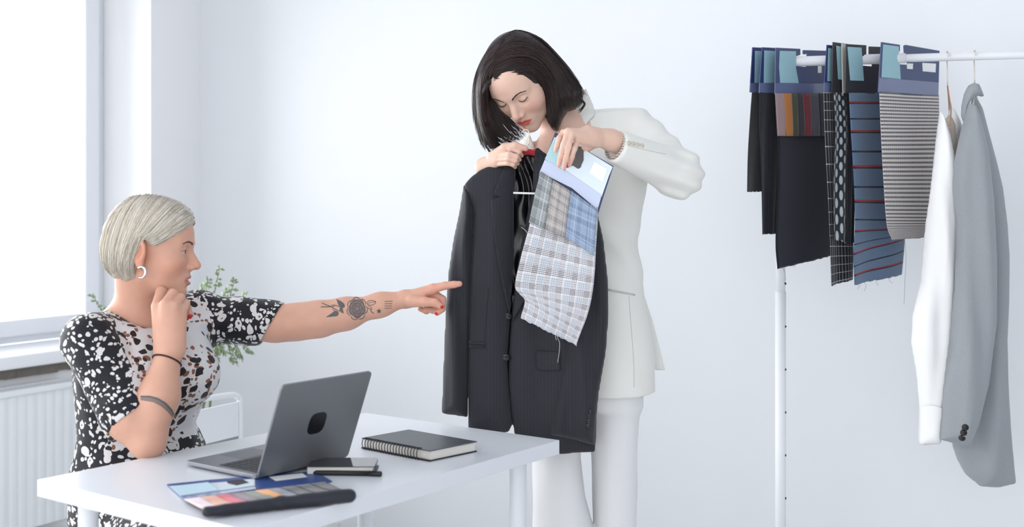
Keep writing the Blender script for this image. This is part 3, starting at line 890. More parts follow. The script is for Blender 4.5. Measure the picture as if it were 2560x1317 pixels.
def pillow_f(poly, Y, T, R, fold=None, slope=0.0):
    """garment hanging flat: outline as seen, real thickness 2T at the middle, rounded towards its edges"""
    W = np.array([P(x, y, Y) for x, y in poly])[:, [0, 2]].astype(np.float32)
    zc = W[:, 1].mean()
    def f(p):
        d = -poly_sd(p[:, [0, 2]], W)
        di = np.clip(d / R, 0, 1)
        t = T * np.sqrt(np.maximum(1 - (1 - di) ** 2, 0)) + 0.0012
        yc = Y + slope * (p[:, 2] - zc)
        if fold is not None: yc = yc + fold(p) * np.clip(d / (R * 0.8), 0.25, 1)
        a = np.abs(p[:, 1] - yc)
        out = np.sqrt(np.minimum(d, 0) ** 2 + np.maximum(a - 0.0012, 0) ** 2)
        return np.where(d > 0, (a - t) * 0.75, np.where(out > 0, out, 0.0001)).astype(np.float32)
    lo = np.array([W[:, 0].min() - .012, Y - T - .035 - abs(slope) * .4, W[:, 1].min() - .012]); hi = np.array([W[:, 0].max() + .012, Y + T + .035 + abs(slope) * .4, W[:, 1].max() + .012])
    return f, lo, hi
def pillow(name, poly, Y, T, R, h, material, parent, fold=None, slope=0.0, it=2):
    f, lo, hi = pillow_f(poly, Y, T, R, fold, slope)
    return sdf_obj(name, f, lo, hi, h, material, parent, it=it, slack=1.8)
def sheet(name, left, right, plane, material, parent, nu=24, nv=40, wave=None, off=0.0, thick=0.0012, width=None, height=None, uvoff=(0, 0), fray=0.0, seed=0):
    """hanging cloth between two edge polylines (as seen) on a vertical plane; uv in metres"""
    L = spline(left, nv); Rr = spline(right, nv); V = []; U = []
    l3 = [plane.at(x, y, off) for x, y in L]; r3 = [plane.at(x, y, off) for x, y in Rr]
    w = width or np.mean([np.linalg.norm(a - b) for a, b in zip(l3, r3)])
    hh = height or sum(np.linalg.norm(l3[i + 1] - l3[i]) for i in range(nv - 1))
    rr = np.random.RandomState(seed)
    n3 = np.array([plane.n[0], plane.n[1], 0])
    for j in range(nv):
        for i in range(nu):
            u = i / (nu - 1); v = j / (nv - 1)
            p = l3[j] * (1 - u) + r3[j] * u
            if wave is not None: p = p + n3 * wave(u, v)
            if fray and j == nv - 1: p = p + np.array([0, 0, -fray * rr.rand()])
            V.append(p); U.append((u * w + uvoff[0], v * hh + uvoff[1]))
    Fq = [(j * nu + i, j * nu + i + 1, (j + 1) * nu + i + 1, (j + 1) * nu + i) for j in range(nv - 1) for i in range(nu - 1)]
    o = obj_from(name, V, Fq, material, parent, True, uvs=U)
    if thick:
        m = o.modifiers.new('solid', 'SOLIDIFY'); m.thickness = thick; m.offset = 0
    return o

# ================================================================== printed dress
M_DRESS = mat('printed_dress', rgb(20, 20, 26), 0.62, spec=0.3, sheen=0.15)
def _dress():
    g = NT(M_DRESS); v, x, y, z = g.obj()
    nf, nc = g.noise(v, 9.0, 3)
    dis = g.n('ShaderNodeVectorMath', operation='MULTIPLY_ADD'); g.l(nc, dis.inputs[0]); dis.inputs[1].default_value = (0.05, 0.05, 0.05); g.l(v, dis.inputs[2])
    nf2, nc2 = g.noise(v, 34.0, 1)
    dis2 = g.n('ShaderNodeVectorMath', operation='MULTIPLY_ADD'); g.l(nc2, dis2.inputs[0]); dis2.inputs[1].default_value = (0.016, 0.016, 0.016); g.l(dis.outputs[0], dis2.inputs[2])
    w = dis2.outputs[0]
    st = g.n('ShaderNodeMapping'); g.l(w, st.inputs['Vector']); st.inputs['Rotation'].default_value = (0.5, 0.9, 0.3); st.inputs['Scale'].default_value = (1, 0.55, 1.0)
    d1, c1 = g.vor(w, 40.0); d2, c2 = g.vor(w, 84.0); d3, c3 = g.vor(st.outputs[0], 60.0)
    s1 = g.n('ShaderNodeSeparateColor'); g.l(c1, s1.inputs[0]); s2 = g.n('ShaderNodeSeparateColor'); g.l(c2, s2.inputs[0]); s3 = g.n('ShaderNodeSeparateColor'); g.l(c3, s3.inputs[0])
    cl, _ = g.noise(v, 14.0, 1); cl2, _ = g.noise(v, 7.0, 1)
    # white flowers on black
    a = g.m('MULTIPLY', g.m('LESS_THAN', d1, 0.40), g.m('GREATER_THAN', g.m('ADD', g.m('MULTIPLY', s1.outputs[0], 0.5), cl), 0.70))
    b = g.m('MULTIPLY', g.m('LESS_THAN', d2, 0.38), g.m('GREATER_THAN', g.m('ADD', g.m('MULTIPLY', s2.outputs[1], 0.5), g.m('SUBTRACT', 1.0, cl)), 0.66))
    c = g.m('MULTIPLY', g.m('LESS_THAN', d3, 0.28), g.m('GREATER_THAN', s3.outputs[0], 0.62))
    wh = g.m('MAXIMUM', g.m('MAXIMUM', a, b), c)
    olive = g.m('MULTIPLY', g.m('LESS_THAN', d1, 0.13), g.m('GREATER_THAN', s1.outputs[2], 0.5))
    colA = g.mix(wh, rgb(20, 20, 28), rgb(214, 212, 212)); colA = g.mix(olive, colA, rgb(96, 82, 48))
    # black and brown blots on white
    k = g.m('MULTIPLY', g.m('LESS_THAN', d1, 0.42), g.m('GREATER_THAN', g.m('ADD', g.m('MULTIPLY', s1.outputs[1], 0.45), cl2), 0.66))
    k2 = g.m('MULTIPLY', g.m('LESS_THAN', d3, 0.26), g.m('GREATER_THAN', g.m('ADD', g.m('MULTIPLY', s3.outputs[1], 0.5), cl2), 0.72))
    br = g.m('MULTIPLY', g.m('LESS_THAN', d2, 0.46), g.m('GREATER_THAN', g.m('ADD', g.m('MULTIPLY', s2.outputs[0], 0.4), cl2), 0.72))
    colB = g.mix(br, rgb(212, 212, 214), rgb(134, 86, 62)); colB = g.mix(g.m('MAXIMUM', k, k2), colB, rgb(32, 24, 28))
    # zone: front panel light, sleeves sides and skirt dark (object coordinates; origin at p1)
    s = g.m('ADD', g.m('MULTIPLY', x, 0.70), g.m('MULTIPLY', y, 0.71))
    fr = g.m('SUBTRACT', g.m('MULTIPLY', x, 0.72), g.m('MULTIPLY', y, 0.70))
    sl = g.m('ABSOLUTE', g.m('SUBTRACT', g.m('ADD', s, g.m('MULTIPLY', g.m('SUBTRACT', nf, 0.5), 0.10)), 1.385))
    zone = g.m('MULTIPLY', g.m('LESS_THAN', sl, 0.135), g.m('GREATER_THAN', fr, -2.576))
    zone = g.m('MULTIPLY', zone, g.m('GREATER_THAN', g.m('ADD', z, g.m('MULTIPLY', nf, 0.06)), 0.765))
    g.base(g.mix(zone, colA, colB))
    n3, _ = g.noise(v, 900, 1); g.bump(n3, 0.2, 0.0004)
_dress()
K1 = [(0.47, -.86, 2.86, .20, .16, .78), (0.58, -.875, 2.84, .192, .155, .78), (0.66, -.885, 2.81, .172, .138, .78), (0.755, -.893, 2.795, .140, .112, .78), (0.82, -.885, 2.79, .150, .122, .78), (0.875, -.872, 2.785, .168, .135, .78), (0.93, -.872, 2.785, .165, .128, .78), (1.00, -.872, 2.79, .150, .095, .78)]
def dress_f(p):
    d = loft(p, K1)
    for s_ in (-1, 1):     # bust
        c = np.array([-.80 + .070 * s_ * .71 + .004, 2.725 + .070 * s_ * .70 - .012, .890]); d = smin(d, ell(p, c, (.056, .056, .062)), 0.06)
    d = smin(d, cap(p, P(345, 830, 2.80), P(222, 850, 2.66), .062, .060), 0.05)
    d = smin(d, cap(p, P(360, 830, 2.83), P(490, 795, 2.93), .060, .060), 0.05)
    # sleeves
    hemc = P(350, 1036, 2.60); ax = (P(362, 1098, 2.585) - SH1R); ax /= np.linalg.norm(ax)
    ax = ax + np.array([0.12, 0, 0.0]); ax /= np.linalg.norm(ax)
    sr = cap(p, P(226, 852, 2.65), P(345, 1062, 2.60), .0625, .070)
    w = np.sin((p @ ax.astype(np.float32)) * 60.0 + 2 * np.sin(p[:, 0] * 30)) * 0.0025
    sr = smax(sr + w * 0.6, ((p - hemc.astype(np.float32)) @ ax.astype(np.float32)), 0.003)
    d = smin(d, sr, 0.012)
    hl = P(679, 812, 2.92); al = np.array([0.86, 0.0, -0.50]); al /= np.linalg.norm(al)
    slv = cap(p, P(488, 795, 2.93), P(740, 812, 2.92), .064, .0540)
    slv = smax(slv + 0.0018 * np.sin(p[:, 0] * 70 + 8 * p[:, 2]), ((p - hl.astype(np.float32)) @ al.astype(np.float32)), 0.003)
    d = smin(d, slv, 0.03)
    # skirt over hips, thighs and the chair
    for s_ in (-1, 1):
        h = np.array([-.86 + .085 * s_ * .71, 2.84 + .085 * s_ * .70, .535]); k = h + np.array([.30, -.32, .005])
        d = smin(d, cap(p, h, k, 0.108, 0.090), 0.05)
    d = smin(d, ell(p, (-.70, 2.66, .45), (.20, .20, .13)), 0.06)
    fo = 0.0036 * vnoise(p, 36.0, 3) + 0.0012 * vnoise(p, 95.0, 5)
    waist = np.exp(-((p[:, 2] - 0.76) / 0.05) ** 2)
    fo = fo + 0.003 * waist * np.sin((p[:, 0] * 0.7 + p[:, 1] * 0.7) * 90 + 20 * p[:, 2])
    d = d + fo
    # neck opening
    q = H1.o * 0
    neck = cap(p, P(372, 700, 2.77), P(350, 783, 2.765), .063, .066)
    d = smax(d, -neck, 0.008)
    # openings round the arms
    o1 = smax(s1_rarm(p) + 0.002, -((p - hemc.astype(np.float32)) @ ax.astype(np.float32)) - 0.035, 0.002)
    o2 = smax(s1_larm(p) + 0.002, -((p - hl.astype(np.float32)) @ al.astype(np.float32)) - 0.035, 0.002)
    return smax(d, -np.minimum(o1, o2), 0.001)
dress = sdf_obj('dress', dress_f, np.array([-1.14, 2.34, 0.33]), np.array([-0.52, 3.08, 1.12]), 0.0042, M_DRESS, p1, it=1)

# ================================================================== white suit
M_SUIT = mat('ivory_suit', rgb(232, 232, 227), 0.72, spec=0.25, sheen=0.2, bump=(520, 0.15, 0.0005))
M_SUIT2 = mat('ivory_trousers', rgb(230, 231, 232), 0.72, spec=0.25, sheen=0.2, bump=(520, 0.15, 0.0005))
Y2 = 3.14
def zz(py, Y=Y2): return CAMZ - (py - HOR) * Y / F
def xx(px, Y=Y2): return (px - 1280) * Y / F
def key(py, xl, xr, ry, Y=Y2, cy=None): return (zz(py, Y), (xx(xl, Y) + xx(xr, Y)) / 2, cy or Y, (xx(xr, Y) - xx(xl, Y)) / 2, ry, 0)
K2 = [key(976, 1330, 1638, .135), key(900, 1335, 1636, .132), key(800, 1343, 1622, .122), key(700, 1350, 1603, .108), key(640, 1352, 1597, .102), key(560, 1346, 1601, .106), key(490, 1344, 1612, .110), key(420, 1345, 1622, .108), key(360, 1350, 1622, .095), key(322, 1375, 1606, .072), key(290, 1420, 1570, .05)]
def suit_f(p):
    d = loft(p, K2, ex=2.3)
    d = smin(d, cap(p, P(1445, 325, 3.14), P(1572, 316, 3.13), .050, .050), 0.03)
    d = smin(d, cap(p, P(1440, 330, 3.14), P(1350, 390, 3.12), .048, .052), 0.04)
    fo = 0.0050 * vnoise(p, 22, 9) + 0.0012 * vnoise(p, 60, 10)
    cx = xx(1475)
    fo = fo + 0.004 * np.exp(-((p[:, 2] - zz(620)) / 0.10) ** 2) * np.sin((p[:, 2] * 0.9 + (p[:, 0] - cx) * 0.9) * 60)
    d = d + fo
    # seam from the pocket to the hem
    # left sleeve: upper arm out, forearm folded back across the front
    fo2 = 0.0070 * np.exp(-(np.linalg.norm(p - P(1690, 430, 2.97).astype(np.float32), axis=1) / 0.085) ** 2) * np.sin((p[:, 0] * 0.5 + p[:, 2] * 1.6) * 95)
    ua = cap(p, P(1586, 334, 3.125), P(1698, 434, 2.975), .068, .058)
    ua = ua + 0.003 * np.sin((p[:, 0] - p[:, 2]) * 75)
    fa = cap(p, P(1698, 436, 2.975), P(1518, 357, 2.842), .0575, .0405)
    cp = P(1537, 362, 2.86).astype(np.float32); an = (P(1518, 357, 2.842) - P(1698, 436, 2.975)); an /= np.linalg.norm(an)
    fa = smax(fa + fo2, (p - cp) @ an.astype(np.float32), 0.002)
    s_ = smin(ua + fo2, fa, 0.018)
    d = smin(d, s_, 0.012)
    # right sleeve, behind the held jacket
    ra = smin(cap(p, P(1345, 392, 3.125), P(1262, 600, 3.085), .062, .055), smax(cap(p, P(1262, 600, 3.085), P(1215, 430, 3.03), .052, .040), (P(1224, 462, 3.04)[2] * -1 + p[:, 2]), 0.002), 0.02)
    d = smin(d, ra, 0.02)
    # neckline opening down the front
    W = np.array([P(x, y, 3.10) for x, y in [(1300, 250), (1470, 215), (1452, 262), (1432, 303), (1424, 345), (1412, 420), (1395, 560), (1378, 600), (1352, 430), (1330, 350)]])[:, [0, 2]].astype(np.float32)
    v = poly_sd(p[:, [0, 2]], W)
    v = smax(v, (p[:, 1] - 3.17), 0.01)
    d = smax(d, -v, 0.004)
    op = smax(cap(p, P(1505, 353, 2.842), P(1575, 379, 2.884), .0335, .0345), -((p - cp) @ an.astype(np.float32)) - 0.014, 0.002)
    return smax(d, -op, 0.001)
suit = sdf_obj('suit_jacket', suit_f, np.array([-0.17, 2.77, zz(990)]), np.array([0.56, 3.32, 1.60]), 0.0042, M_SUIT, p2, it=1)
bs = bvh_of(suit)
# trousers
xr = lambda px: xx(px, 3.14)
def pants_f(p):
    KR = [(zz(960), (xr(1470) + xr(1594)) / 2, 3.14, .072, .10), (zz(1135), (xr(1478) + xr(1591)) / 2, 3.135, .062, .090), (zz(1317), (xr(1484) + xr(1588)) / 2, 3.13, .057, .082), (0.09, xr(1534), 3.15, .062, .10)]
    KL = [(zz(960), (xr(1340) + xr(1462)) / 2, 3.14, .070, .10), (zz(1135), (xr(1330) + xr(1452)) / 2, 3.12, .065, .092), (zz(1230), (xr(1330) + xr(1466)) / 2, 3.10, .070, .088), (zz(1317), (xr(1332) + xr(1484)) / 2, 3.10, .080, .085), (0.07, xr(1415), 3.14, .085, .11)]
    a = loft(p, KR, ex=2.2); b = loft(p, KL, ex=2.2)
    top = loft(p, [(zz(1010), xr(1468), 3.14, .140, .112), (zz(880), xr(1470), 3.14, .135, .105)], ex=2.2)
    fo = 0.0022 * vnoise(p * np.array([1.4, 1.4, 0.5], np.float32), 40, 21) + 0.003 * np.cos(p[:, 0] * 60 + 1.5 * p[:, 2]) * np.clip((zz(1000) - p[:, 2]) * 4, 0, 1)
    d = smin(smin(a, top, 0.04), smin(b, top, 0.04), 0.01) + fo
    return d
trous = sdf_obj('trousers', pants_f, np.array([0.0, 2.95, 0.05]), np.array([0.42, 3.32, zz(880) + .01]), 0.0055, M_SUIT2, p2, it=2)
# collar and lapel
patch('collar', [(1465, 222), (1482, 262), (1486, 276), (1485, 288), (1464, 311), (1452, 300), (1437, 302), (1432, 318), (1424, 340), (1428, 308), (1440, 280), (1452, 250), (1458, 226)], bs, 0.006, 0.003, M_SUIT, p2, 4)
patch('lapel', [(1434, 306), (1452, 301), (1466, 312), (1476, 330), (1470, 350), (1462, 420), (1440, 520), (1415, 560), (1405, 560), (1412, 470), (1424, 345)], bs, 0.004, 0.003, M_SUIT, p2, 5)
# back vent flap swinging out below
pillow('vent_flap', [(1597, 705), (1612, 740), (1632, 800), (1650, 870), (1664, 926), (1640, 926), (1620, 905), (1600, 820)], 3.20, .006, .02, .0035, M_SUIT, p2)
# seams, pocket and cuff buttons
M_SEAM = mat('suit_seam', rgb(198, 199, 196), 0.8)
patch('pocket', [(1521, 722), (1587, 735), (1587, 739), (1521, 726)], bs, 0.0015, 0.002, M_SEAM, p2, 8)
def seam(name, pts, bvh, r, material, parent, n=24, lift=0.0003):
    L = spline(pts, n); out = []
    for x, y in L:
        d = P(x, y, 1.0) - CAMP; h = bvh.ray_cast(Vector(CAMP), Vector(d).normalized())
        if h[0] is not None: out.append(np.array(h[0]) - np.array([0, lift, 0]))
    if len(out) < 3: return None
    mb = MB(); mb.tube(out, r, seg=5); return mb.build(name, material, parent, True)
seam('seam', [(1572, 740), (1578, 820), (1584, 900), (1585, 968)], bs, 0.0007, M_SEAM, p2)
seam('seam', [(1543, 356), (1580, 366), (1620, 376), (1665, 385)], bs, 0.0007, M_SEAM, p2)
M_SBTN = mat('suit_button', rgb(205, 198, 180), 0.35)
for k in range(4):
    x = 1572 + 11 * k; y = 357 + 2.2 * k
    d = P(x, y, 1.0) - CAMP; h = bs.ray_cast(Vector(CAMP), Vector(d).normalized())
    if h[0] is not None:
        mb = MB(); n = np.array(h[1]); c = np.array(h[0]); mb.tube([c - n * .001, c + n * .002, c + n * .0028], [.0055, .0055, .004], seg=14); mb.build('cuff_button', M_SBTN, p2, True)
# inner striped cuff lining
mb = MB(); c = P(1535, 361, 2.858); an_ = P(1518, 357, 2.842) - P(1698, 436, 2.975); an_ /= np.linalg.norm(an_)
mb.tube([c - an_ * .013, c + an_ * .0005], [.0342, .0340], seg=40, caps=False)
M_CUFF = mat('striped_lining', rgb(220, 216, 208), 0.6)
_g = NT(M_CUFF); _v, _x, _y, _z = _g.obj(); _g.base(_g.mix(_g.band(_z, .006, 0, .4), rgb(222, 218, 210), rgb(150, 146, 146)))
mb.build('cuff_lining', M_CUFF, p2, True)
# ================================================================== hair
def hair_mat(name, c1, c2, rough, spec, scale=90):
    m = mat(name, c1, rough, spec=spec); g = NT(m)
    a = g.n('ShaderNodeAttribute', attribute_name='tint')
    g.base(g.mix(a.outputs['Fac'], c1, c2))
    g.b.inputs['Anisotropic'].default_value = 0.4
    return m
M_HAIR1 = hair_mat('platinum_hair', rgb(172, 160, 142), rgb(226, 221, 210), 0.42, 0.4)
M_HAIR2 = hair_mat('dark_hair', rgb(12, 8, 9), rgb(54, 33, 31), 0.30, 0.45)
H1HL = [(.16, .068), (.096, .066), (.078, .052), (.060, .036), (.040, .022), (.024, .012), (.012, .010), (.004, .020), (-.012, .022), (-.024, .012), (-.029, -.015), (-.024, -.045), (-.018, -.075), (-.018, -.2), (.2, -.2)]
def hair1_f(p):
    q = H1.loc(p); a = q.copy(); a[:, 0] = np.abs(a[:, 0])
    d = ell(q, (0, -.010, .030), (.083, .0995, .097))
    d = smin(d, ell(q, (0, -.026, -.012), (.082, .083, .075)), 0.03)
    d = smin(d, ell(q, (0, .035, .060), (.062, .058, .052)), 0.03)
    ang = np.arctan2(q[:, 1] + .02, .135 - q[:, 2])
    d = d + 0.0012 * np.sin(ang * 46 + 3 * np.sin(q[:, 2] * 30)) * (q[:, 2] < .11)
    f = poly_sd(np.ascontiguousarray(q[:, 1:3]), np.array(H1HL))
    d = smax(d, -f - 0.0, 0.010)
    low = -.081 + .006 * np.sin(q[:, 1] * 160) + 0.02 * np.clip(q[:, 1] + .06, 0, 1)
    d = smax(d, (low - q[:, 2]) * 0.8, 0.010)
    return (d * H1.s).astype(np.float32)
lo, hi = skull_box(H1, 0.03)
hc = sdf_obj('hair', hair1_f, lo, hi, 0.003, M_HAIR1, p1, it=1)
hb = bvh_of(hc)
def strands_mesh(name, lines, r, material, parent, seed=0, seg=4, taper=0.35):
    rr = np.random.RandomState(seed); mb = MB(); T = []
    for L in lines:
        n = len(L); k0 = len(mb.v); rad = r * (0.6 + 0.8 * rr.rand())
        R_ = [rad * (1 - (1 - taper) * (i / (n - 1)) ** 2) for i in range(n)]; R_[0] = rad * 0.5
        mb.tube(L, R_, seg=seg, caps=False); T += [rr.rand()] * (len(mb.v) - k0)
    o = obj_from(name, mb.v, mb.f, material, parent, True)
    T = np.array(T); paint(o, np.stack([T, T, T], 1)); return o
def join_into(base, other):
    """merge another mesh object into base (keeps the colour attribute)"""
    Vb = np.array([v.co[:] for v in base.data.vertices]); Vo = np.array([v.co[:] for v in other.data.vertices])
    fb = [list(p.vertices) for p in base.data.polygons]; fo = [[i + len(Vb) for i in p.vertices] for p in other.data.polygons]
    tb = np.full(len(Vb), 0.35); to = np.array([c.color[0] for c in other.data.color_attributes['tint'].data])
    name, m, par = base.name, base.data.materials[0], base.parent
    bpy.data.objects.remove(base); bpy.data.objects.remove(other)
    o = obj_from(name.split('.')[0], np.vstack([Vb, Vo]), fb + fo, m, par, True)
    T = np.concatenate([tb, to]); paint(o, np.stack([T, T, T], 1)); return o
G1 = [[(480, 552), (455, 574), (425, 596), (396, 612), (374, 613)], [(472, 532), (440, 563), (410, 590), (385, 605), (360, 613)],
      [(452, 511), (425, 545), (395, 580), (370, 602), (353, 636), (352, 668)], [(425, 498), (400, 535), (375, 575), (358, 610), (348, 665), (354, 703)],
      [(395, 491), (375, 530), (355, 580), (338, 640), (338, 702)], [(365, 489), (345, 530), (330, 590), (318, 650), (322, 712)],
      [(340, 493), (320, 530), (303, 590), (298, 650), (304, 715)], [(328, 498), (295, 540), (278, 600), (276, 660), (290, 708)],
      [(322, 502), (285, 545), (265, 600), (264, 655), (276, 706)]]
def side_strands(side, n, seed):
    rr = np.random.RandomState(seed); out = []
    S = [spline(g, 15) for g in G1]
    for k in range(n):
        u = rr.rand() * (len(S) - 1); i = int(u); t = u - i
        L = S[i] * (1 - t) + S[i + 1] * t
        L = L + rr.randn(2) * 2.0 + np.outer(np.linspace(0, 1, 15) ** 2, rr.randn(2) * 4)
        m = int(15 * (0.75 + 0.25 * rr.rand())); s0 = int(rr.rand() * 3) if rr.rand() < 0.4 else 0
        lift = 0.0004 + 0.0022 * rr.rand(); pts = []
        for (x, y) in L[s0:m]:
            yl, zl = (x - 378) / 1069.0, -(y - 622) / 1069.0
            for sc in (1.0, 0.985, 0.965, 0.94, 0.9):
                yy = -.012 + (yl + .012) * sc; z_ = .02 + (zl - .02) * sc
                a = H1.wor((side * .2, yy, z_)); d = H1.wor((0, yy, z_)) - a
                h = hb.ray_cast(Vector(a), Vector(d).normalized())
                if h[0] is not None and (np.array(h[0]) - H1.wor((0, yy, z_))) @ H1.R[:, 0] * side > 0.0: break
                h = (None, None)
            if h[0] is None: continue
            nrm = np.array(h[1]); pts.append(np.array(h[0]) + nrm * lift)
        if len(pts) > 5: out.append(np.array(pts))
    return out
L = side_strands(1, 620, 5) + side_strands(-1, 260, 6)
st = strands_mesh('hair_strands', L, 0.0010, M_HAIR1, p1, 3)
hair1 = join_into(hc, st)

# dark bob
def hair2_f(p):
    q = H2.loc(p)
    d = ell(q, (0, -.016, .034), (.083, .102, .090)) * H2.s
    face = ell(q, (0.0, .115, -.030), (.062, .115, .098)) * H2.s
    f2 = H2.loc(p); f2[:, 0] = np.abs(f2[:, 0]); face = smin(face, ell(f2, (.030, .095, .018), (.034, .075, .046)) * H2.s, .01)
    LP = [(1246, 108), (1275, 120), (1240, 195), (1238, 225), (1248, 262), (1270, 292), (1300, 318), (1320, 340), (1310, 356), (1280, 364), (1250, 372), (1226, 372), (1208, 345), (1196, 305), (1190, 250), (1192, 200), (1210, 150)]
    RP = [(1300, 120), (1345, 100), (1386, 136), (1410, 183), (1440, 204), (1459, 228), (1459, 256), (1442, 270), (1420, 277), (1408, 294), (1394, 327), (1384, 322), (1368, 296), (1360, 265), (1348, 228), (1335, 195), (1310, 170)]
    W1 = np.array([P(x, y, 2.985) for x, y in LP])[:, [0, 2]].astype(np.float32); W2 = np.array([P(x, y, 3.02) for x, y in RP])[:, [0, 2]].astype(np.float32)
    for W, Yc, T, sl in ((W1, 2.985, .040, 0.10), (W2, 3.035, .050, -0.10)):
        s_ = -poly_sd(p[:, [0, 2]], W); di = np.clip(s_ / .045, 0, 1); t = T * np.sqrt(np.maximum(1 - (1 - di) ** 2, 0)) + .002
        a = np.abs(p[:, 1] - Yc - sl * (p[:, 2] - 1.62))
        f = np.where(s_ > 0, (a - t) * 0.8, np.sqrt(s_ * s_ + np.maximum(a - .002, 0) ** 2))
        d = smin(d, f, 0.020)
    d = smax(d, -face, 0.008)
    return d.astype(np.float32)
hc = sdf_obj('hair', hair2_f, np.array([-.13, 2.86, 1.42]), np.array([.24, 3.20, 1.80]), 0.003, M_HAIR2, p2, it=2, slack=1.8)
hb2 = bvh_of(hc)
GR = [[(1238, 202), (1280, 200), (1322, 190), (1342, 215), (1356, 255), (1370, 295), (1388, 328)], [(1236, 185), (1280, 168), (1328, 166), (1360, 200), (1376, 250), (1386, 300), (1393, 328)],
      [(1238, 158), (1285, 138), (1340, 146), (1378, 190), (1398, 240), (1404, 292)], [(1244, 130), (1290, 108), (1350, 125), (1394, 175), (1418, 225), (1430, 275)],
      [(1252, 110), (1300, 90), (1355, 112), (1400, 160), (1432, 205), (1450, 268)], [(1262, 98), (1300, 82), (1350, 102), (1398, 150), (1440, 205), (1462, 250)], [(1257, 93), (1292, 77), (1348, 94), (1397, 143), (1440, 202), (1464, 248)]]
GL = [[(1238, 200), (1236, 225), (1246, 262), (1270, 292), (1300, 320), (1318, 345)], [(1236, 180), (1224, 220), (1228, 270), (1248, 310), (1275, 342), (1305, 354)],
      [(1238, 150), (1214, 200), (1210, 260), (1222, 320), (1250, 352), (1285, 366)], [(1243, 125), (1205, 170), (1197, 240), (1204, 310), (1222, 355), (1246, 384)],
      [(1248, 110), (1208, 152), (1191, 215), (1192, 290), (1202, 342), (1216, 384)], [(1256, 97), (1216, 138), (1189, 200), (1187, 270), (1196, 330)]]
def cam_strands(G, n, seed, jit=2.0, last=None, Y0=2.97, lift0=0.0006, lift1=0.005, m0=0.8):
    rr = np.random.RandomState(seed); out = []; N = 18; S = [spline(g, N) for g in G]
    for k in range(n):
        u = rr.rand() * (len(S) - 1); i = min(int(u), len(S) - 2); t = u - i
        L = S[i] * (1 - t) + S[i + 1] * t
        L = L + rr.randn(2) * jit + np.outer(np.linspace(0, 1, N) ** 2, rr.randn(2) * jit * 2.2)
        m = int(N * (m0 + (1 - m0) * rr.rand())); lift = lift0 + lift1 * rr.rand() ** 2; dep = []; 
        for (x, y) in L[:m]:
            d = P(x, y, 1.0) - CAMP; h = hb2.ray_cast(Vector(CAMP), Vector(d).normalized())
            dep.append(h[0][1] if h[0] is not None else np.nan)
        dep = np.array(dep); ok = ~np.isnan(dep)
        if ok.sum() < 4: continue
        dep = np.interp(np.arange(m), np.where(ok)[0], dep[ok])
        dep = np.convolve(np.pad(dep, 2, mode='edge'), np.ones(5) / 5, 'valid')
        dep = np.minimum(dep, np.where(ok, np.interp(np.arange(m), np.where(ok)[0], dep[ok]), 9)) - lift
        out.append(np.array([P(x, y, e) for (x, y), e in zip(L[:m], dep)]))
    return out
L = cam_strands(GR, 1000, 11) + cam_strands(GL, 700, 12) + cam_strands([GR[0], [(1238, 204), (1282, 201), (1326, 193), (1344, 219), (1359, 258), (1373, 297), (1390, 328)]], 150, 19, 0.8, lift0=.001, lift1=.003)
wis = [[(1196, 300), (1206, 350), (1228, 385), (1252, 403)], [(1200, 310), (1214, 362), (1236, 392), (1246, 396)], [(1236, 335), (1256, 368), (1280, 372), (1306, 362)], [(1215, 330), (1240, 366), (1262, 376), (1284, 372)],
       [(1290, 300), (1304, 318), (1311, 335), (1306, 352)], [(1445, 240), (1462, 258), (1452, 276), (1446, 272)]]
L += cam_strands([wis[0], wis[1]], 26, 13, 1.2, lift1=.004, m0=.95) + cam_strands([wis[2], wis[3]], 26, 14, 1.6, m0=.95) + cam_strands([wis[4], wis[4]], 14, 15, 2) + cam_strands([wis[5], wis[5]], 14, 16, 2)
st = strands_mesh('hair_strands', L, 0.00085, M_HAIR2, p2, 4)
hair2 = join_into(hc, st)
# hoop earring
M_SILVER = mat('silver', rgb(225, 228, 235), 0.18, metal=1.0)
er = []
c = H1.wor((.079, -.006, -.052))
for i in range(15):
    a = -2.2 + 4.5 * i / 14 + 0.25; er.append(c + H1.R[:, 1] * math.cos(a) * .0100 + H1.R[:, 2] * math.sin(a) * .0125)
mb = MB(); mb.tube(er, [.0016] + [.0034] * 13 + [.0016], seg=6); mb.build('earring', M_SILVER, p1, True)
# thin dark bracelet on the raised wrist
M_BAND = mat('dark_cord', rgb(50, 28, 26), 0.6)
wb = P(415, 905, 2.63); axw = (W1R - P(398, 990, 2.60)); axw /= np.linalg.norm(axw)
bvb = bvh_of(body1)
u = np.cross(axw, [0, 1, 0]); u /= np.linalg.norm(u); v = np.cross(axw, u); ring = []
c0 = P(398, 990, 2.60) * 0.26 + W1R * 0.74
for i in range(41):
    a = 2 * math.pi * i / 40; d = u * math.cos(a) + v * math.sin(a)
    cc = c0 + axw * (-0.006 * math.cos(a + 2.2))
    h = bvb.ray_cast(Vector(cc + d * .07), Vector(-d))
    ring.append(np.array(h[0]) + d * .0012 if h[0] is not None else cc + d * .032)
mb = MB(); mb.tube(ring, .0022, seg=6, caps=False); mb.build('bracelet', M_BAND, p1, True)
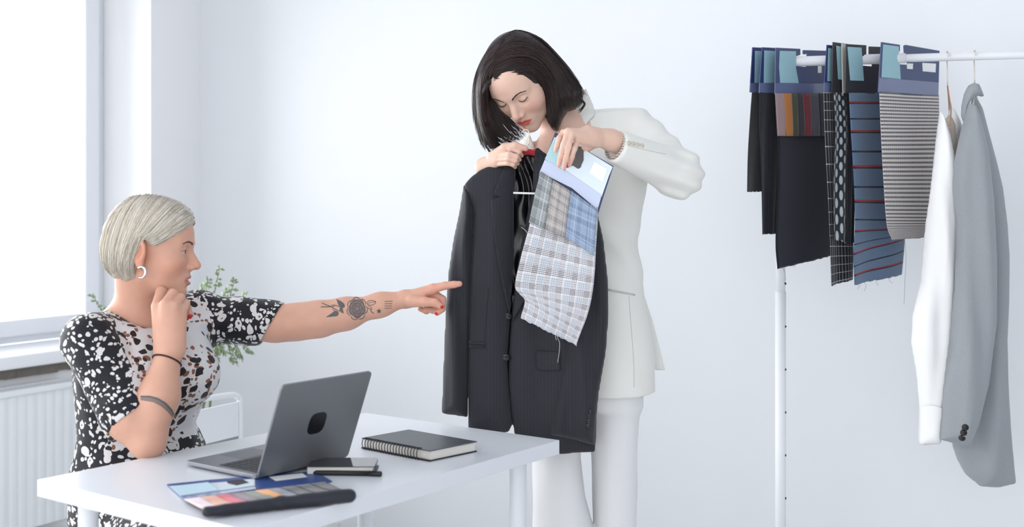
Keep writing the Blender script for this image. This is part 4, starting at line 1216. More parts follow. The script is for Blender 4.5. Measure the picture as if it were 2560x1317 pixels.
# ================================================================== dark jacket on its hanger, held up in front
M_DK = mat('charcoal_wool', rgb(44, 45, 52), 0.68, spec=0.3, sheen=0.12)
_g = NT(M_DK); _v, _x, _y, _z = _g.obj()
_st = _g.band(_x, .0085, 0, .10); _nf, _ = _g.noise(_v, 700, 2)
_g.base(_g.mix(_g.m('MULTIPLY', _st, 0.22), rgb(38, 39, 46), rgb(74, 74, 84))); _g.bump(_nf, 0.25, 0.0004)
M_SATIN = mat('black_satin', rgb(16, 16, 20), 0.28, spec=0.6)
M_DKB = mat('dark_button', rgb(24, 25, 32), 0.3)
YJ = 2.965
jk = thing('jacket', 'charcoal suit jacket on a hanger, held up by the standing woman', 'jacket', P(1310, 1130, YJ))
fold_j = lambda p: 0.0085 * np.sin(p[:, 0] * 42 + 1.2 * np.sin(p[:, 2] * 5)) * np.clip((1.42 - p[:, 2]) * 3, 0.2, 1) + 0.002 * vnoise(p, 30, 31)
LPAN = [(1160, 463), (1176, 444), (1200, 425), (1225, 414), (1262, 415), (1288, 419), (1285, 500), (1285, 600), (1280, 700), (1275, 790), (1268, 893), (1271, 960), (1277, 1030), (1281, 1060), (1272, 1078), (1250, 1084), (1210, 1086), (1171, 1078), (1171, 1000), (1172, 850), (1174, 700), (1181, 600), (1185, 520)]
RPAN = [(1338, 392), (1362, 402), (1400, 425), (1450, 460), (1492, 528), (1500, 700), (1500, 900), (1492, 1040), (1488, 1129), (1400, 1134), (1340, 1118), (1300, 1100), (1286, 1083), (1277, 1020), (1272, 960), (1273, 880), (1280, 780), (1290, 690), (1305, 600), (1330, 480)]
LSLV = [(1160, 463), (1149, 530), (1134, 600), (1122, 680), (1116, 760), (1112, 850), (1108, 950), (1105, 1033), (1140, 1037), (1169, 1042), (1173, 900), (1178, 740), (1184, 620), (1189, 530), (1178, 480)]
RSLV = [(1455, 468), (1480, 500), (1494, 535), (1508, 600), (1518, 690), (1521, 780), (1514, 880), (1497, 980), (1489, 1050), (1486, 1112), (1440, 1099), (1377, 1086), (1386, 1020), (1400, 950), (1414, 860), (1424, 760), (1430, 640), (1438, 540)]
BACK = [(1185, 470), (1240, 425), (1288, 400), (1300, 388), (1345, 368), (1385, 400), (1480, 500), (1490, 700), (1485, 1110), (1330, 1085), (1275, 1060), (1240, 1080), (1185, 1070)]
bp = pillow('back_panel', BACK, YJ + .030, .010, .05, .0042, M_DK, jk, fold=lambda p: .003 * np.sin(p[:, 0] * 60))
lin_ = pillow('lining_and_shade', [(1278, 470), (1286, 410), (1300, 386), (1338, 378), (1352, 400), (1350, 560), (1320, 700), (1300, 760), (1284, 800), (1276, 790), (1276, 700)], YJ + .006, .008, .03, .0026, M_SATIN, jk,
              fold=lambda p: .0060 * np.sin((p[:, 0] + .16 * (p[:, 2] - 1.2)) * 150 + 2.2 * np.sin(p[:, 2] * 17 + p[:, 0] * 60) + 1.5 * np.sin(p[:, 2] * 41)) + .003 * vnoise(p, 55, 4))
lp = pillow('front_panel', LPAN, YJ - .010, .024, .10, .0034, M_DK, jk, fold=fold_j)
rp = pillow('front_panel', RPAN, YJ - .006, .024, .10, .0034, M_DK, jk, fold=fold_j)
ls = pillow('sleeve', LSLV, YJ + .004, .030, .035, .0034, M_DK, jk, fold=lambda p: .009 * np.sin(p[:, 0] * 85 + 2.2 * np.sin(p[:, 2] * 6)))
rs = pillow('sleeve', RSLV, YJ - .030, .028, .040, .0034, M_DK, jk, fold=lambda p: .009 * np.sin(p[:, 0] * 75 - 2 * p[:, 2] + 1.5 * np.sin(p[:, 2] * 7)))
bl = bvh_of(lp); br = bvh_of(rp); brs = bvh_of(rs)
patch('lapel', [(1262, 416), (1246, 452), (1234, 486), (1251, 493), (1229, 498), (1227, 510), (1232, 560), (1243, 640), (1260, 725), (1275, 786), (1281, 700), (1285, 600), (1285, 500), (1288, 420)], bl, .0055, .003, M_DK, jk, 5)
patch('collar', [(1338, 372), (1352, 380), (1364, 398), (1385, 430), (1368, 470), (1350, 500), (1336, 470), (1333, 420)], br, .008, .004, M_DK, jk, 5, fallback=YJ - .03)
patch('lapel', [(1352, 470), (1400, 440), (1420, 500), (1380, 620), (1320, 740), (1282, 800), (1292, 690), (1315, 580), (1335, 500)], br, .006, .003, M_DK, jk, 6)
patch('pocket', [(1173, 853), (1213, 857), (1213, 862), (1173, 858)], bl, .003, .002, M_DK, jk, 6)
patch('pocket', [(1173, 862), (1213, 866), (1213, 870), (1173, 867)], bl, .003, .002, M_DK, jk, 6)
patch('pocket_flap', [(1343, 877), (1398, 880), (1400, 926), (1360, 926), (1343, 920), (1341, 895)], br, .0045, .003, M_DK, jk, 5)
M_JS = mat('jacket_seam', rgb(24, 24, 30), 0.8)
seam('seam', [(1222, 720), (1216, 790), (1212, 850), (1210, 870)], bl, .0006, M_JS, jk)
seam('seam', [(1188, 530), (1183, 620), (1178, 740), (1175, 850)], bl, .0008, M_JS, jk)
def button(bv, px, py, r, parent, m=M_DKB, nm='button'):
    d = P(px, py, 1.0) - CAMP; h = bv.ray_cast(Vector(CAMP), Vector(d).normalized())
    if h[0] is None: return
    c = np.array(h[0]); n = np.array([0, -1.0, 0.05]); mb = MB()
    mb.tube([c - n * .002, c + n * .0028, c + n * .0040, c + n * .0038, c + n * .0028], [r, r, r * .88, r * .70, r * .55], seg=20)
    for a in (-1, 1):
        for b in (-1, 1): q = c + np.array([a * r * .2, 0, b * r * .2]) + n * .0026; mb.tube([q, q + n * .0008], r * .09, seg=6)
    mb.build(nm, m, parent, True)
button(bl, 1271, 790, .0088, jk); button(bl, 1264, 893, .0098, jk)
for k in range(4): button(brs, 1476 - 1.6 * k, 1029 + 12 * k, .0070, jk)
# hanger
M_HANG = mat('hanger_wire', rgb(226, 216, 204), 0.3, metal=0.6)
M_VELV = mat('red_velvet', rgb(190, 24, 44), 0.8, sheen=0.5)
M_BAR = mat('white_rod', rgb(240, 240, 242), 0.4)
hg = thing('clothes_hanger', 'hanger with red velvet shoulders inside the charcoal jacket', 'hanger', P(1320, 380, 2.955))
mb = MB(); mb.tube(spline([P(1304, 332, 2.952), P(1311, 324, 2.952), P(1320, 326, 2.952), P(1323, 338, 2.952), P(1322, 352, 2.952), P(1321, 363, 2.952)], 16), .0015, seg=8); mb.tube([P(1321, 363, 2.952), P(1330, 368, 2.952), P(1338, 374, 2.952)], .0015, seg=8)
mb.build('hook', M_HANG, hg, True)
mb = MB(); mb.tube(spline([P(1180, 462, 2.972), P(1240, 425, 2.965), P(1296, 392, 2.955), P(1302, 382, 2.953), P(1320, 379, 2.952), P(1338, 383, 2.953), P(1350, 392, 2.957), P(1410, 430, 2.968), P(1470, 470, 2.975)], 30), [.006] * 9 + [.0075] * 12 + [.006] * 9, seg=10)
mb.build('shoulder_bar', M_VELV, hg, True)
mb = MB(); mb.tube([P(1283, 482, 2.935), P(1420, 486, 2.935)], .0027, seg=10); mb.build('trouser_bar', M_BAR, hg, True)

# ================================================================== fabric materials
def weave(name, base, fn, rough=0.8, fine=2200):
    m = mat(name, base, rough, spec=0.2, sheen=0.2); g = NT(m); v, u, w = g.uv(); fn(g, v, u, w)
    return m
def glen(ground, dark, alt=None, per=.030, fine=.0031, win=None, wa=0.5):
    def fn(g, v, u, w):
        nz, _ = g.noise(v, 260, 2)
        a = g.m('MULTIPLY', g.band(u, per, 0.0, 0.42), g.band(u, fine, 0.0, 0.5))
        b = g.m('MULTIPLY', g.band(w, per * 1.12, 0.0, 0.42), g.band(w, fine, 0.0, 0.5))
        a2 = g.m('MULTIPLY', g.band(u, per, 0.55, 0.95), g.band(u, fine * 1.4, 0.0, 0.22))
        b2 = g.m('MULTIPLY', g.band(w, per * 1.12, 0.55, 0.95), g.band(w, fine * 1.4, 0.0, 0.22))
        s = g.m('MINIMUM', g.m('ADD', g.m('MULTIPLY', a, .52), g.m('ADD', g.m('MULTIPLY', b, .60), g.m('MULTIPLY', g.m('ADD', a2, b2), .30))), 1.0)
        gr = ground if alt is None else g.mix(g.m('MULTIPLY', g.band(u, per, 0.5, 1.0), g.band(w, per * 1.12, 0.5, 1.0)), ground, alt)
        c = g.mix(g.m('MULTIPLY', s, g.m('MULTIPLY_ADD', nz, .5, .72)), gr, dark)
        if win:
            l = g.m('MAXIMUM', g.band(u, per * 1.5, .48, .52), g.band(w, per * 1.6, .30, .33)); c = g.mix(g.m('MULTIPLY', l, wa), c, win)
        g.base(c)
    return fn
M_GLEN = weave('glen_check', rgb(226, 226, 230), glen(rgb(228, 227, 231), rgb(58, 50, 58), alt=rgb(204, 210, 219)))
M_GLEN_G = weave('green_grey_check', rgb(150, 158, 160), glen(rgb(168, 174, 176), rgb(58, 66, 68), per=.034, win=rgb(225, 230, 232), fine=.0030))
M_GLEN_T = weave('taupe_check', rgb(160, 154, 150), glen(rgb(190, 186, 184), rgb(84, 76, 74), per=.020, win=rgb(226, 222, 216), fine=.0028))
M_GLEN_B = weave('blue_check', rgb(140, 158, 182), glen(rgb(158, 176, 200), rgb(72, 90, 120), per=.026, win=rgb(206, 218, 232), fine=.0026))
M_CARD = mat('navy_card', rgb(42, 52, 104), 0.45)
M_CARDL = mat('pale_card_face', rgb(214, 228, 238), 0.25, coat=0.4)
M_CYAN = mat('pale_cyan_label', rgb(176, 214, 222), 0.35)
M_CYAN2 = mat('muted_cyan_label', rgb(150, 190, 200), 0.45)
M_WLAB = mat('white_label', rgb(248, 249, 250), 0.5)
M_PLAS = mat('plastic_band', rgb(176, 190, 220), 0.12, coat=0.8, spec=0.8)
M_BOARD = mat('board_edge', rgb(214, 210, 204), 0.7)
def flat(name, poly, plane, off, thick, material, parent, bevel=0.0):
    """a flat sheet of card, outline as seen on the plane, with real thickness"""
    mb = MB(); n3 = np.array([plane.n[0], plane.n[1], 0]) 
    mb.prism([plane.at(x, y, off) for x, y in poly], -n3 * thick); return mb.build(name, material, parent, bevel=bevel)

# ================================================================== fabric sample held in the left hand
sp = VPlane(P(1440, 500, 2.842)[0], 2.842, math.radians(-4))
sw = thing('fabric_sample', 'checked fabric sample card held against the charcoal jacket', 'fabric swatch', sp.at(1400, 860))
flat('card', [(1388, 330), (1534, 415), (1526, 440), (1506, 500), (1494, 540), (1352, 442), (1362, 400)], sp, 0, .0022, M_CARD, sw)
flat('card_face', [(1386, 342), (1412, 357), (1414, 420), (1423, 418), (1432, 414), (1446, 422), (1452, 418), (1458, 395), (1458, 380), (1450, 372), (1455, 370), (1532, 417), (1522, 440), (1504, 492), (1362, 398)], sp, .0012, .0008, M_CARDL, sw)
flat('label', [(1386, 343), (1413, 357), (1412, 424), (1362, 398)], sp, .0020, .0006, M_CYAN, sw)
flat('white_label', [(1486, 404), (1518, 423), (1507, 455), (1473, 432)], sp, .0022, .0006, M_WLAB, sw)
# dark patch on the card, painted as the shade in the hook-shaped hole
flat('hook_hole', [(1437, 374), (1448, 366), (1459, 376), (1459, 400), (1450, 420), (1443, 421), (1430, 412), (1438, 392)], sp, .0024, .0004, mat('hole_shade', rgb(92, 90, 92), 0.8), sw)
flat('plastic_band', [(1362, 399), (1420, 430), (1504, 488), (1494, 524), (1430, 470), (1349, 430)], sp, .0026, .0006, M_PLAS, sw)
wv = lambda u, v: .004 * math.sin(u * 7 + v * 4) + .010 * v * math.sin(u * 4.2 + 1)
sheet('fabric', [(1349, 430), (1338, 500), (1322, 570), (1303, 640), (1288, 712), (1300, 735), (1312, 752), (1302, 792)], [(1495, 518), (1494, 560), (1490, 620), (1487, 680), (1480, 740), (1468, 790), (1452, 832), (1441, 863)], sp, M_GLEN, sw, 30, 60, wv, off=.000, fray=.004, seed=3)
sheet('fabric_patch', [(1352, 428), (1338, 480), (1322, 556)], [(1384, 450), (1376, 500), (1362, 576)], sp, M_GLEN_G, sw, 8, 14, None, off=.008)
sheet('fabric_patch', [(1383, 449), (1374, 500), (1362, 573)], [(1428, 478), (1420, 530), (1414, 594)], sp, M_GLEN_T, sw, 8, 14, None, off=.0092)
sheet('fabric_patch', [(1428, 476), (1420, 530), (1413, 592)], [(1494, 524), (1490, 560), (1485, 640)], sp, M_GLEN_B, sw, 10, 14, None, off=.0105)
M_THR = mat('loose_thread', rgb(216, 212, 206), 0.8)
def threads(parent, plane, specs, m, r=.0005):
    for s_ in specs:
        mb = MB(); L = spline(s_, 10); mb.tube([plane.at(x, y, .004) for x, y in L], r, seg=5); mb.build('thread', m, parent, True)
threads(sw, sp, [[(1392, 838), (1396, 850), (1399, 856), (1398, 880), (1394, 906)], [(1388, 834), (1389, 844), (1391, 850)], [(1303, 568), (1312, 574), (1318, 582)], [(1296, 716), (1300, 728), (1304, 726)], [(1306, 736), (1312, 742), (1316, 736)]], M_THR)
# ================================================================== clothes rack
M_RACK = mat('rack_white', rgb(232, 234, 238), 0.35)
M_HOLE = mat('hole_dark', rgb(30, 32, 38), 0.8)
ZR = 1.699
def rail_y(x): return 3.36 - 0.25 * (x - 0.773)
rk = thing('clothes_rack', 'white metal clothes rack on the right carrying swatches and clothes', 'clothes rack', (1.25, 3.24, 0))
x0 = .688; x1 = x0 + 1.11 * .97
mb = MB(); mb.tube([(x0, rail_y(x0), ZR), (1.10, rail_y(1.10), ZR)], .0142, seg=20); mb.build('rail', M_RACK, rk, True)
mb = MB(); mb.tube([(1.08, rail_y(1.08), ZR), (x1, rail_y(x1), ZR)], .0115, seg=20); mb.build('rail', M_RACK, rk, True)
for k, xp in enumerate((.770, x1 - .10)):
    yp = rail_y(xp)
    mb = MB(); mb.tube([(xp, yp, 1.02), (xp, yp, ZR - .004)], .0138, seg=20); po = mb.build('post', M_RACK, rk, True)
    mb = MB(); mb.tube([(xp, yp, .03), (xp, yp, 1.04)], .0152, seg=20); mb.build('post', M_RACK, rk, True)
    for j in range(9):
        z = 1.28 - (708.5 + 107.2 * j - 520) / 873.0
        if z < .1: break
        mb = MB(); a = np.array([xp + .0125, yp - .0085, z]); n = np.array([.75, -.66, 0]); mb.tube([a - n * .002, a + n * .0008], .0036, seg=10); mb.build('post_hole', M_HOLE, po, True)
    mb = MB(); d = np.array([.24, .97, 0]) * .25; c = np.array([xp, yp, .02]); mb.tube([c - d, c + d], .014, seg=14); mb.build('foot', M_RACK, rk, True)
mb = MB(); mb.tube([(.770, rail_y(.770), .16), (x1 - .10, rail_y(x1 - .10), .16)], .010, seg=12); mb.build('crossbar', M_RACK, rk, True)

# ------------------------------------------------------------------ swatch cards hanging on it
def slot_plane(ps, ang=40):
    k = (ps - 1280) / F; y = (3.36 + .25 * .773) / (1 + .25 * k); return VPlane(k * y, y, math.radians(ang))
def stripe_mat(name, fn): return weave(name, (0.1, 0.1, 0.1, 1), fn)
M_TWEED = stripe_mat('dark_tweed', lambda g, v, u, w: g.base(g.mix(g.m('MULTIPLY', g.m('SINE', g.m('ADD', g.m('MULTIPLY', w, 2600), g.m('MULTIPLY', g.m('SINE', g.m('MULTIPLY', u, 900)), 1.6))), g.noise(v, 500, 2)[0]), rgb(34, 34, 40), rgb(118, 114, 114))))
M_PIN = stripe_mat('dark_pinstripe', lambda g, v, u, w: g.base(g.mix(g.m('MULTIPLY', g.band(u, .006, 0, .16), .5), rgb(20, 21, 30), rgb(92, 92, 104))))
M_NAVY = stripe_mat('plain_navy', lambda g, v, u, w: g.base(g.mix(g.noise(v, 120, 2)[0], rgb(16, 18, 30), rgb(26, 28, 42))))
def _wp(g, v, u, w):
    nz, _ = g.noise(v, 300, 2)
    l = g.m('MAXIMUM', g.m('MULTIPLY', g.band(u, .0125, .0, .13), .75), g.band(w, .033, .0, .06))
    g.base(g.mix(g.m('MULTIPLY', l, g.m('MULTIPLY_ADD', nz, .6, .3)), rgb(16, 17, 26), rgb(226, 226, 232)))
M_WPANE = stripe_mat('black_windowpane', _wp)
def _dots(g, v, u, w):
    row = g.m('FLOOR', g.m('DIVIDE', u, .014)); off = g.m('MULTIPLY', g.m('MODULO', row, 2.0), .5)
    fu = g.m('SUBTRACT', g.m('FRACT', g.m('DIVIDE', u, .014)), .5); fw = g.m('SUBTRACT', g.m('FRACT', g.m('ADD', g.m('DIVIDE', w, .036), off)), .5)
    d = g.m('SQRT', g.m('ADD', g.m('POWER', fu, 2.0), g.m('POWER', g.m('MULTIPLY', fw, 1.15), 2.0)))
    g.base(g.mix(g.m('LESS_THAN', d, .36), rgb(40, 40, 48), rgb(172, 180, 186)))
M_DOTS = stripe_mat('polka_dots', _dots)
def _blue(g, v, u, w):
    nz, _ = g.noise(v, 200, 2); ww = g.m('ADD', w, .008)
    c = g.mix(nz, rgb(82, 102, 128), rgb(104, 126, 152))
    c = g.mix(g.band(ww, .0785, .0, .055), c, rgb(26, 30, 48)); c = g.mix(g.band(ww, .0785, .40, .455), c, rgb(150, 42, 50)); c = g.mix(g.band(ww, .0785, .455, .50), c, rgb(30, 26, 44))
    g.base(c)
M_BLUE = stripe_mat('blue_stripe', _blue)
def _hound(g, v, u, w):
    a = g.band(w, .0094, 0, .48); b = g.band(u, .0050, 0, .66); lite = g.m('MULTIPLY', g.band(u, .0050, 0, .35), .22)
    g.base(g.mix(g.m('MAXIMUM', g.m('MULTIPLY', a, g.m('MULTIPLY_ADD', b, .72, .28)), lite), rgb(214, 208, 206), rgb(24, 24, 34)))
M_HOUND = stripe_mat('black_white_check', _hound)
M_BCARD = mat('black_card', rgb(44, 44, 50), 0.5); M_NCARD = mat('blue_grey_card', rgb(66, 78, 116), 0.4); M_BAND2 = mat('grey_plastic_band', rgb(104, 114, 150), 0.15, coat=0.7)
def card_outline(xl, xs, xr, yt, yb, yr0, yr1, tl=0, tr=0):
    return [(xl, yt), (xs + 2, yt + 3), (xs + 2, yr0 - 2), (xs - 9, yr0 + 2), (xs - 9, yr1 + 1), (xs + 17, yr1 + 3), (xs + 19, yr0 - 6), (xs + 14, yr0 - 3), (xs + 9, yr0 - 4), (xs + 9, yt + 6), (xr, yt + tr + 8), (xr, yb + 2), (xl - 2, yb)]
def sample(label, plane, card, cardmat, labels, cloth, band=None, extra=None, grp=None):
    t = thing('fabric_sample', label, 'fabric swatch', plane.at(*cloth['l'][-1]), 'sample cards hanging on the rack')
    flat('card', card, plane, 0, .0028, [cardmat][0], t)
    for poly, m in labels: flat('label', poly, plane, .0012, .0008, m, t)
    if band: flat('plastic_band', band, plane, .0024, .0010, M_BAND2, t)
    sheet('fabric', cloth['l'], cloth['r'], plane, cloth['m'], t, 26, 60, cloth.get('w'), off=cloth.get('off', .001), fray=.003, seed=len(label), thick=.0014)
    if extra: extra(t, plane)
    return t
wA = lambda a, k, ph: (lambda u, v: a * math.sin(u * k + ph + v * 2) * (0.4 + 0.6 * v))
pA = slot_plane(1930); pB = slot_plane(1962); pC = slot_plane(1999); pD = slot_plane(2118); pE = slot_plane(2134); pF = slot_plane(2142); pG = slot_plane(2166); pH = slot_plane(2250)
sample('dark tweed fabric sample, leftmost on the rack', pA, [(1882, 118), (1925, 120), (1925, 232), (1875, 230)], M_CARD, [([(1888, 127), (1920, 129), (1920, 208), (1887, 207)], M_CYAN2)],
       dict(l=[(1880, 230), (1874, 300), (1868, 390), (1866, 478)], r=[(1925, 232), (1920, 300), (1912, 390), (1908, 478)], m=M_TWEED, w=wA(.003, 6, 0)), band=[(1876, 207), (1925, 209), (1924, 233), (1875, 231)])
sample('black pinstripe fabric sample, second from the left on the rack', pB, [(1906, 118), (1965, 121), (1965, 232), (1898, 231)], M_CARD, [([(1911, 126), (1960, 129), (1960, 208), (1910, 207)], M_CYAN2)],
       dict(l=[(1899, 231), (1898, 330), (1902, 450), (1906, 585)], r=[(1965, 232), (1955, 330), (1950, 450), (1944, 582)], m=M_PIN, w=wA(.004, 9, 1)), band=[(1899, 207), (1965, 209), (1964, 233), (1898, 232)])
def strips(t, plane):
    cols = [rgb(150, 126, 128), rgb(176, 108, 46), rgb(60, 62, 38), rgb(40, 32, 44), rgb(120, 20, 34), rgb(76, 76, 88), rgb(30, 34, 50)]
    xs = [1938, 1960, 1979, 1993, 2009, 2026, 2046, 2066]
    for i, c in enumerate(cols):
        sheet('colour_strip', [(xs[i], 233), (xs[i] + 3, 290), (xs[i] + 6, 340)], [(xs[i + 1], 233), (xs[i + 1] + 3, 290), (xs[i + 1] + 4, 340)], plane, mat('strip_%d' % i, c, 0.75, sheen=0.2), t, 6, 12, None, off=.007 + .0004 * i)
sample('navy fabric sample topped with seven coloured strips, on the rack', pC, card_outline(1940, 1999, 2076, 119, 236, 139, 164), M_NCARD, [([(1950, 127), (1990, 128), (1990, 170), (1997, 208), (1951, 208), (1948, 165)], M_CYAN2), ([(2045, 165), (2054, 165), (2054, 182), (2045, 182)], M_WLAB)],
       dict(l=[(1940, 234), (1944, 320), (1945, 450), (1940, 600), (1946, 672)], r=[(2070, 234), (2070, 320), (2076, 450), (2082, 560), (2080, 637)], m=M_NAVY, w=wA(.004, 5, 2)), band=[(1938, 207), (2076, 209), (2075, 236), (1937, 234)], extra=strips)
sample('black fabric sample with a white windowpane check, behind the dotted one', pD, [(2068, 112), (2110, 116), (2110, 232), (2060, 231)], M_CARD, [([(2071, 120), (2105, 123), (2105, 204), (2069, 203)], M_CYAN2)],
       dict(l=[(2058, 231), (2060, 330), (2068, 500), (2073, 620), (2077, 714)], r=[(2120, 232), (2125, 330), (2130, 500), (2132, 620), (2132, 697)], m=M_WPANE, w=wA(.004, 7, .5)), band=[(2061, 206), (2110, 208), (2109, 232), (2060, 231)])
sample('dark fabric sample printed with pale grey dots, left of the blue striped one', pE, [(2083, 105), (2120, 110), (2120, 232), (2080, 231)], M_BCARD, [([(2091, 114), (2112, 118), (2112, 200), (2096, 198)], M_CYAN2)],
       dict(l=[(2081, 231), (2085, 330), (2081, 450), (2084, 596)], r=[(2113, 232), (2118, 330), (2118, 450), (2117, 606)], m=M_DOTS, w=wA(.005, 8, 1)))
sample('narrow charcoal fabric sample edge between the dotted and the blue striped samples', pF, [(2105, 109), (2130, 112), (2130, 233), (2108, 232)], M_BOARD, [],
       dict(l=[(2112, 232), (2120, 330), (2116, 450), (2118, 612)], r=[(2140, 232), (2140, 330), (2138, 450), (2134, 606)], m=M_PIN, w=wA(.003, 8, 3)))
sample('blue fabric sample with black and red stripes, on a black card', pG, card_outline(2116, 2164, 2222, 110, 232, 139, 163), M_BCARD, [([(2119, 117), (2154, 119), (2160, 202), (2126, 201)], M_CYAN2)],
       dict(l=[(2122, 232), (2126, 330), (2132, 450), (2134, 560), (2130, 640), (2133, 712)], r=[(2222, 232), (2228, 330), (2240, 450), (2255, 560), (2263, 600), (2258, 684)], m=M_BLUE, w=wA(.006, 8, .3)))
sample('black and white checked fabric sample, rightmost card on the rack', pH, [(2204, 105), (2250, 112), (2250, 128), (2241, 131), (2241, 160), (2268, 162), (2272, 132), (2268, 138), (2262, 140), (2260, 114), (2264, 112), (2349, 127), (2346, 240), (2196, 231)], M_NCARD, [([(2208, 111), (2247, 116), (2249, 150), (2252, 198), (2204, 193)], M_CYAN2), ([(2306, 157), (2340, 159), (2339, 181), (2307, 178)], M_WLAB), ([(2267, 158), (2283, 159), (2282, 173), (2268, 172)], M_WLAB)],
       dict(l=[(2197, 230), (2200, 330), (2206, 450), (2215, 560), (2230, 600)], r=[(2345, 238), (2345, 330), (2340, 450), (2334, 560), (2330, 590)], m=M_HOUND, w=wA(.006, 7, 1)), band=[(2199, 194), (2347, 206), (2346, 239), (2197, 229)])
M_THD = mat('dark_thread', rgb(90, 94, 108), 0.8)

# ------------------------------------------------------------------ clothes at the right end
def hook_at(px, ptop, pbot, m, t, lean=0.0):
    k = (px - 1280) / F; y = (3.36 + .25 * .773) / (1 + .25 * k); x = k * y
    up = np.array([x, y, ZR]); r = .0165
    L = [up + np.array([-.006 + .0 * a, -.0, 0]) * 0 + np.array([.24 * r * math.cos(a), .97 * r * math.cos(a), r * math.sin(a)]) for a in np.linspace(math.pi * 1.02, -0.35, 14)]
    e = P(px + lean, pbot, y); L.append(up + np.array([.24 * .006, .97 * .006, -.03])); L.append(e)
    mb = MB(); mb.tube(spline(L, 34), .0016, seg=8); mb.build('hook', m, t, True); return e, y
M_BLOUSE = mat('white_blouse', rgb(244, 244, 244), 0.6, spec=0.2, sheen=0.2); M_INN = mat('beige_inside_shade', rgb(196, 186, 174), 0.7)
M_GREYJ = mat('light_grey_wool', rgb(150, 155, 160), 0.8, spec=0.2, sheen=0.2, bump=(600, 0.3, 0.0006))
_g = NT(M_GREYJ); _v, _x, _y, _z = _g.obj(); _nf, _ = _g.noise(_v, 800, 2); _g.base(_g.mix(_nf, rgb(132, 137, 142), rgb(170, 175, 180)))
M_GREYD = mat('grey_wool_shaded_side', rgb(150, 156, 162), 0.8, spec=0.2, sheen=0.2)
M_COP = mat('copper_wire', rgb(198, 150, 120), 0.3, metal=0.8)
bt = thing('blouse', 'white blouse on the rack between the checked sample and the grey jacket', 'blouse', P(2350, 1110, 3.25))
YB = 3.235
BL = [(2352, 272), (2362, 300), (2374, 340), (2386, 400), (2392, 470), (2395, 560), (2388, 700), (2378, 870), (2368, 960), (2362, 1000), (2356, 1050), (2350, 1108), (2322, 1110), (2298, 1113), (2299, 1060), (2300, 1018), (2292, 930), (2280, 860), (2283, 790), (2303, 700), (2316, 560), (2334, 420), (2344, 330)]
pillow('sleeve', BL, YB - .03, .045, .06, .0045, M_BLOUSE, bt, fold=lambda p: .008 * np.sin(p[:, 0] * 80 + 3 * np.sin(p[:, 2] * 5)) + .003 * vnoise(p, 40, 8))
pillow('body', [(2376, 262), (2390, 280), (2404, 310), (2410, 360), (2414, 500), (2410, 800), (2395, 1000), (2340, 1060), (2340, 800), (2350, 500), (2360, 330)], YB + .07, .03, .05, .006, M_BLOUSE, bt, fold=lambda p: .006 * np.sin(p[:, 0] * 60))
pillow('lining_and_shade', [(2360, 300), (2376, 285), (2388, 310), (2396, 400), (2395, 460), (2380, 420), (2368, 350)], YB + .015, .012, .02, .0035, M_INN, bt)  # beige sheet painted for the shade inside the blouse
patch('cuff', [(2300, 1015), (2330, 1012), (2358, 1020), (2350, 1108), (2298, 1112)], bvh_of([o for o in bt.children if o.name.startswith('sleeve')][0]), .005, .003, M_BLOUSE, bt, 6)
h1 = thing('clothes_hanger', 'thin wire hanger with copper arm inside the white blouse', 'hanger', P(2372, 215, YB))
e, yk = hook_at(2369, 126, 215, M_HANG, h1)
mb = MB(); mb.tube(spline([e, P(2374, 250, YB), P(2378, 275, YB - .03), P(2374, 320, YB - .14)], 14), .0020, seg=8); mb.tube(spline([e, P(2372, 250, YB + .03), P(2374, 300, YB + .16)], 10), .0020, seg=8); mb.build('arm', M_COP, h1, True)
gj = thing('jacket', 'light grey jacket with black cuff buttons at the right end of the rack', 'jacket', P(2440, 1215, 3.22))
YG = 3.215
GB = [(2437, 238), (2455, 270), (2470, 330), (2488, 400), (2504, 470), (2515, 560), (2520, 640), (2519, 760), (2515, 850), (2519, 960), (2528, 1100), (2537, 1207), (2500, 1217), (2450, 1215), (2415, 1185), (2395, 1150), (2382, 1115), (2392, 900), (2400, 500), (2398, 400), (2410, 310)]
GS = [(2424, 258), (2404, 330), (2388, 400), (2383, 470), (2392, 560), (2388, 700), (2375, 850), (2362, 960), (2350, 1098), (2388, 1108), (2421, 1116), (2445, 1060), (2470, 960), (2488, 800), (2489, 640), (2482, 500), (2468, 380), (2448, 290), (2438, 262)]
pillow('body', GB, YG + .03, .05, .07, .0045, M_GREYJ, gj, fold=lambda p: .012 * np.sin(p[:, 0] * 60 + 2 * np.sin(p[:, 2] * 4)))
gs = pillow('sleeve', GS, YG - .055, .045, .05, .0042, M_GREYJ, gj, fold=lambda p: .010 * np.sin(p[:, 0] * 62 + 1.5 * np.sin(p[:, 2] * 6)) + .002 * vnoise(p, 30, 12))
pillow('collar', [(2421, 214), (2434, 207), (2446, 209), (2453, 225), (2460, 243), (2447, 239), (2434, 243), (2420, 262), (2413, 290), (2409, 306), (2404, 290), (2405, 262), (2411, 234)], YG - .03, .022, .025, .0035, M_GREYJ, gj)
bgs = bvh_of(gs)
for k in range(3): button(bgs, 2413 - 4 * k, 1068 + 13 * k, .0085, gj, mat('black_button', rgb(20, 20, 24), 0.35), 'button')
h2 = thing('clothes_hanger', 'thin wire hanger carrying the light grey jacket', 'hanger', P(2438, 215, YG))
e, yk = hook_at(2437, 126, 210, M_HANG, h2)
mb = MB(); mb.tube(spline([e, P(2434, 240, YG - .02), P(2428, 300, YG - .05)], 10), .003, seg=8); mb.tube(spline([e, P(2442, 245, YG + .03), P(2450, 300, YG + .06)], 10), .003, seg=8); mb.build('arm', M_HANG, h2, True)
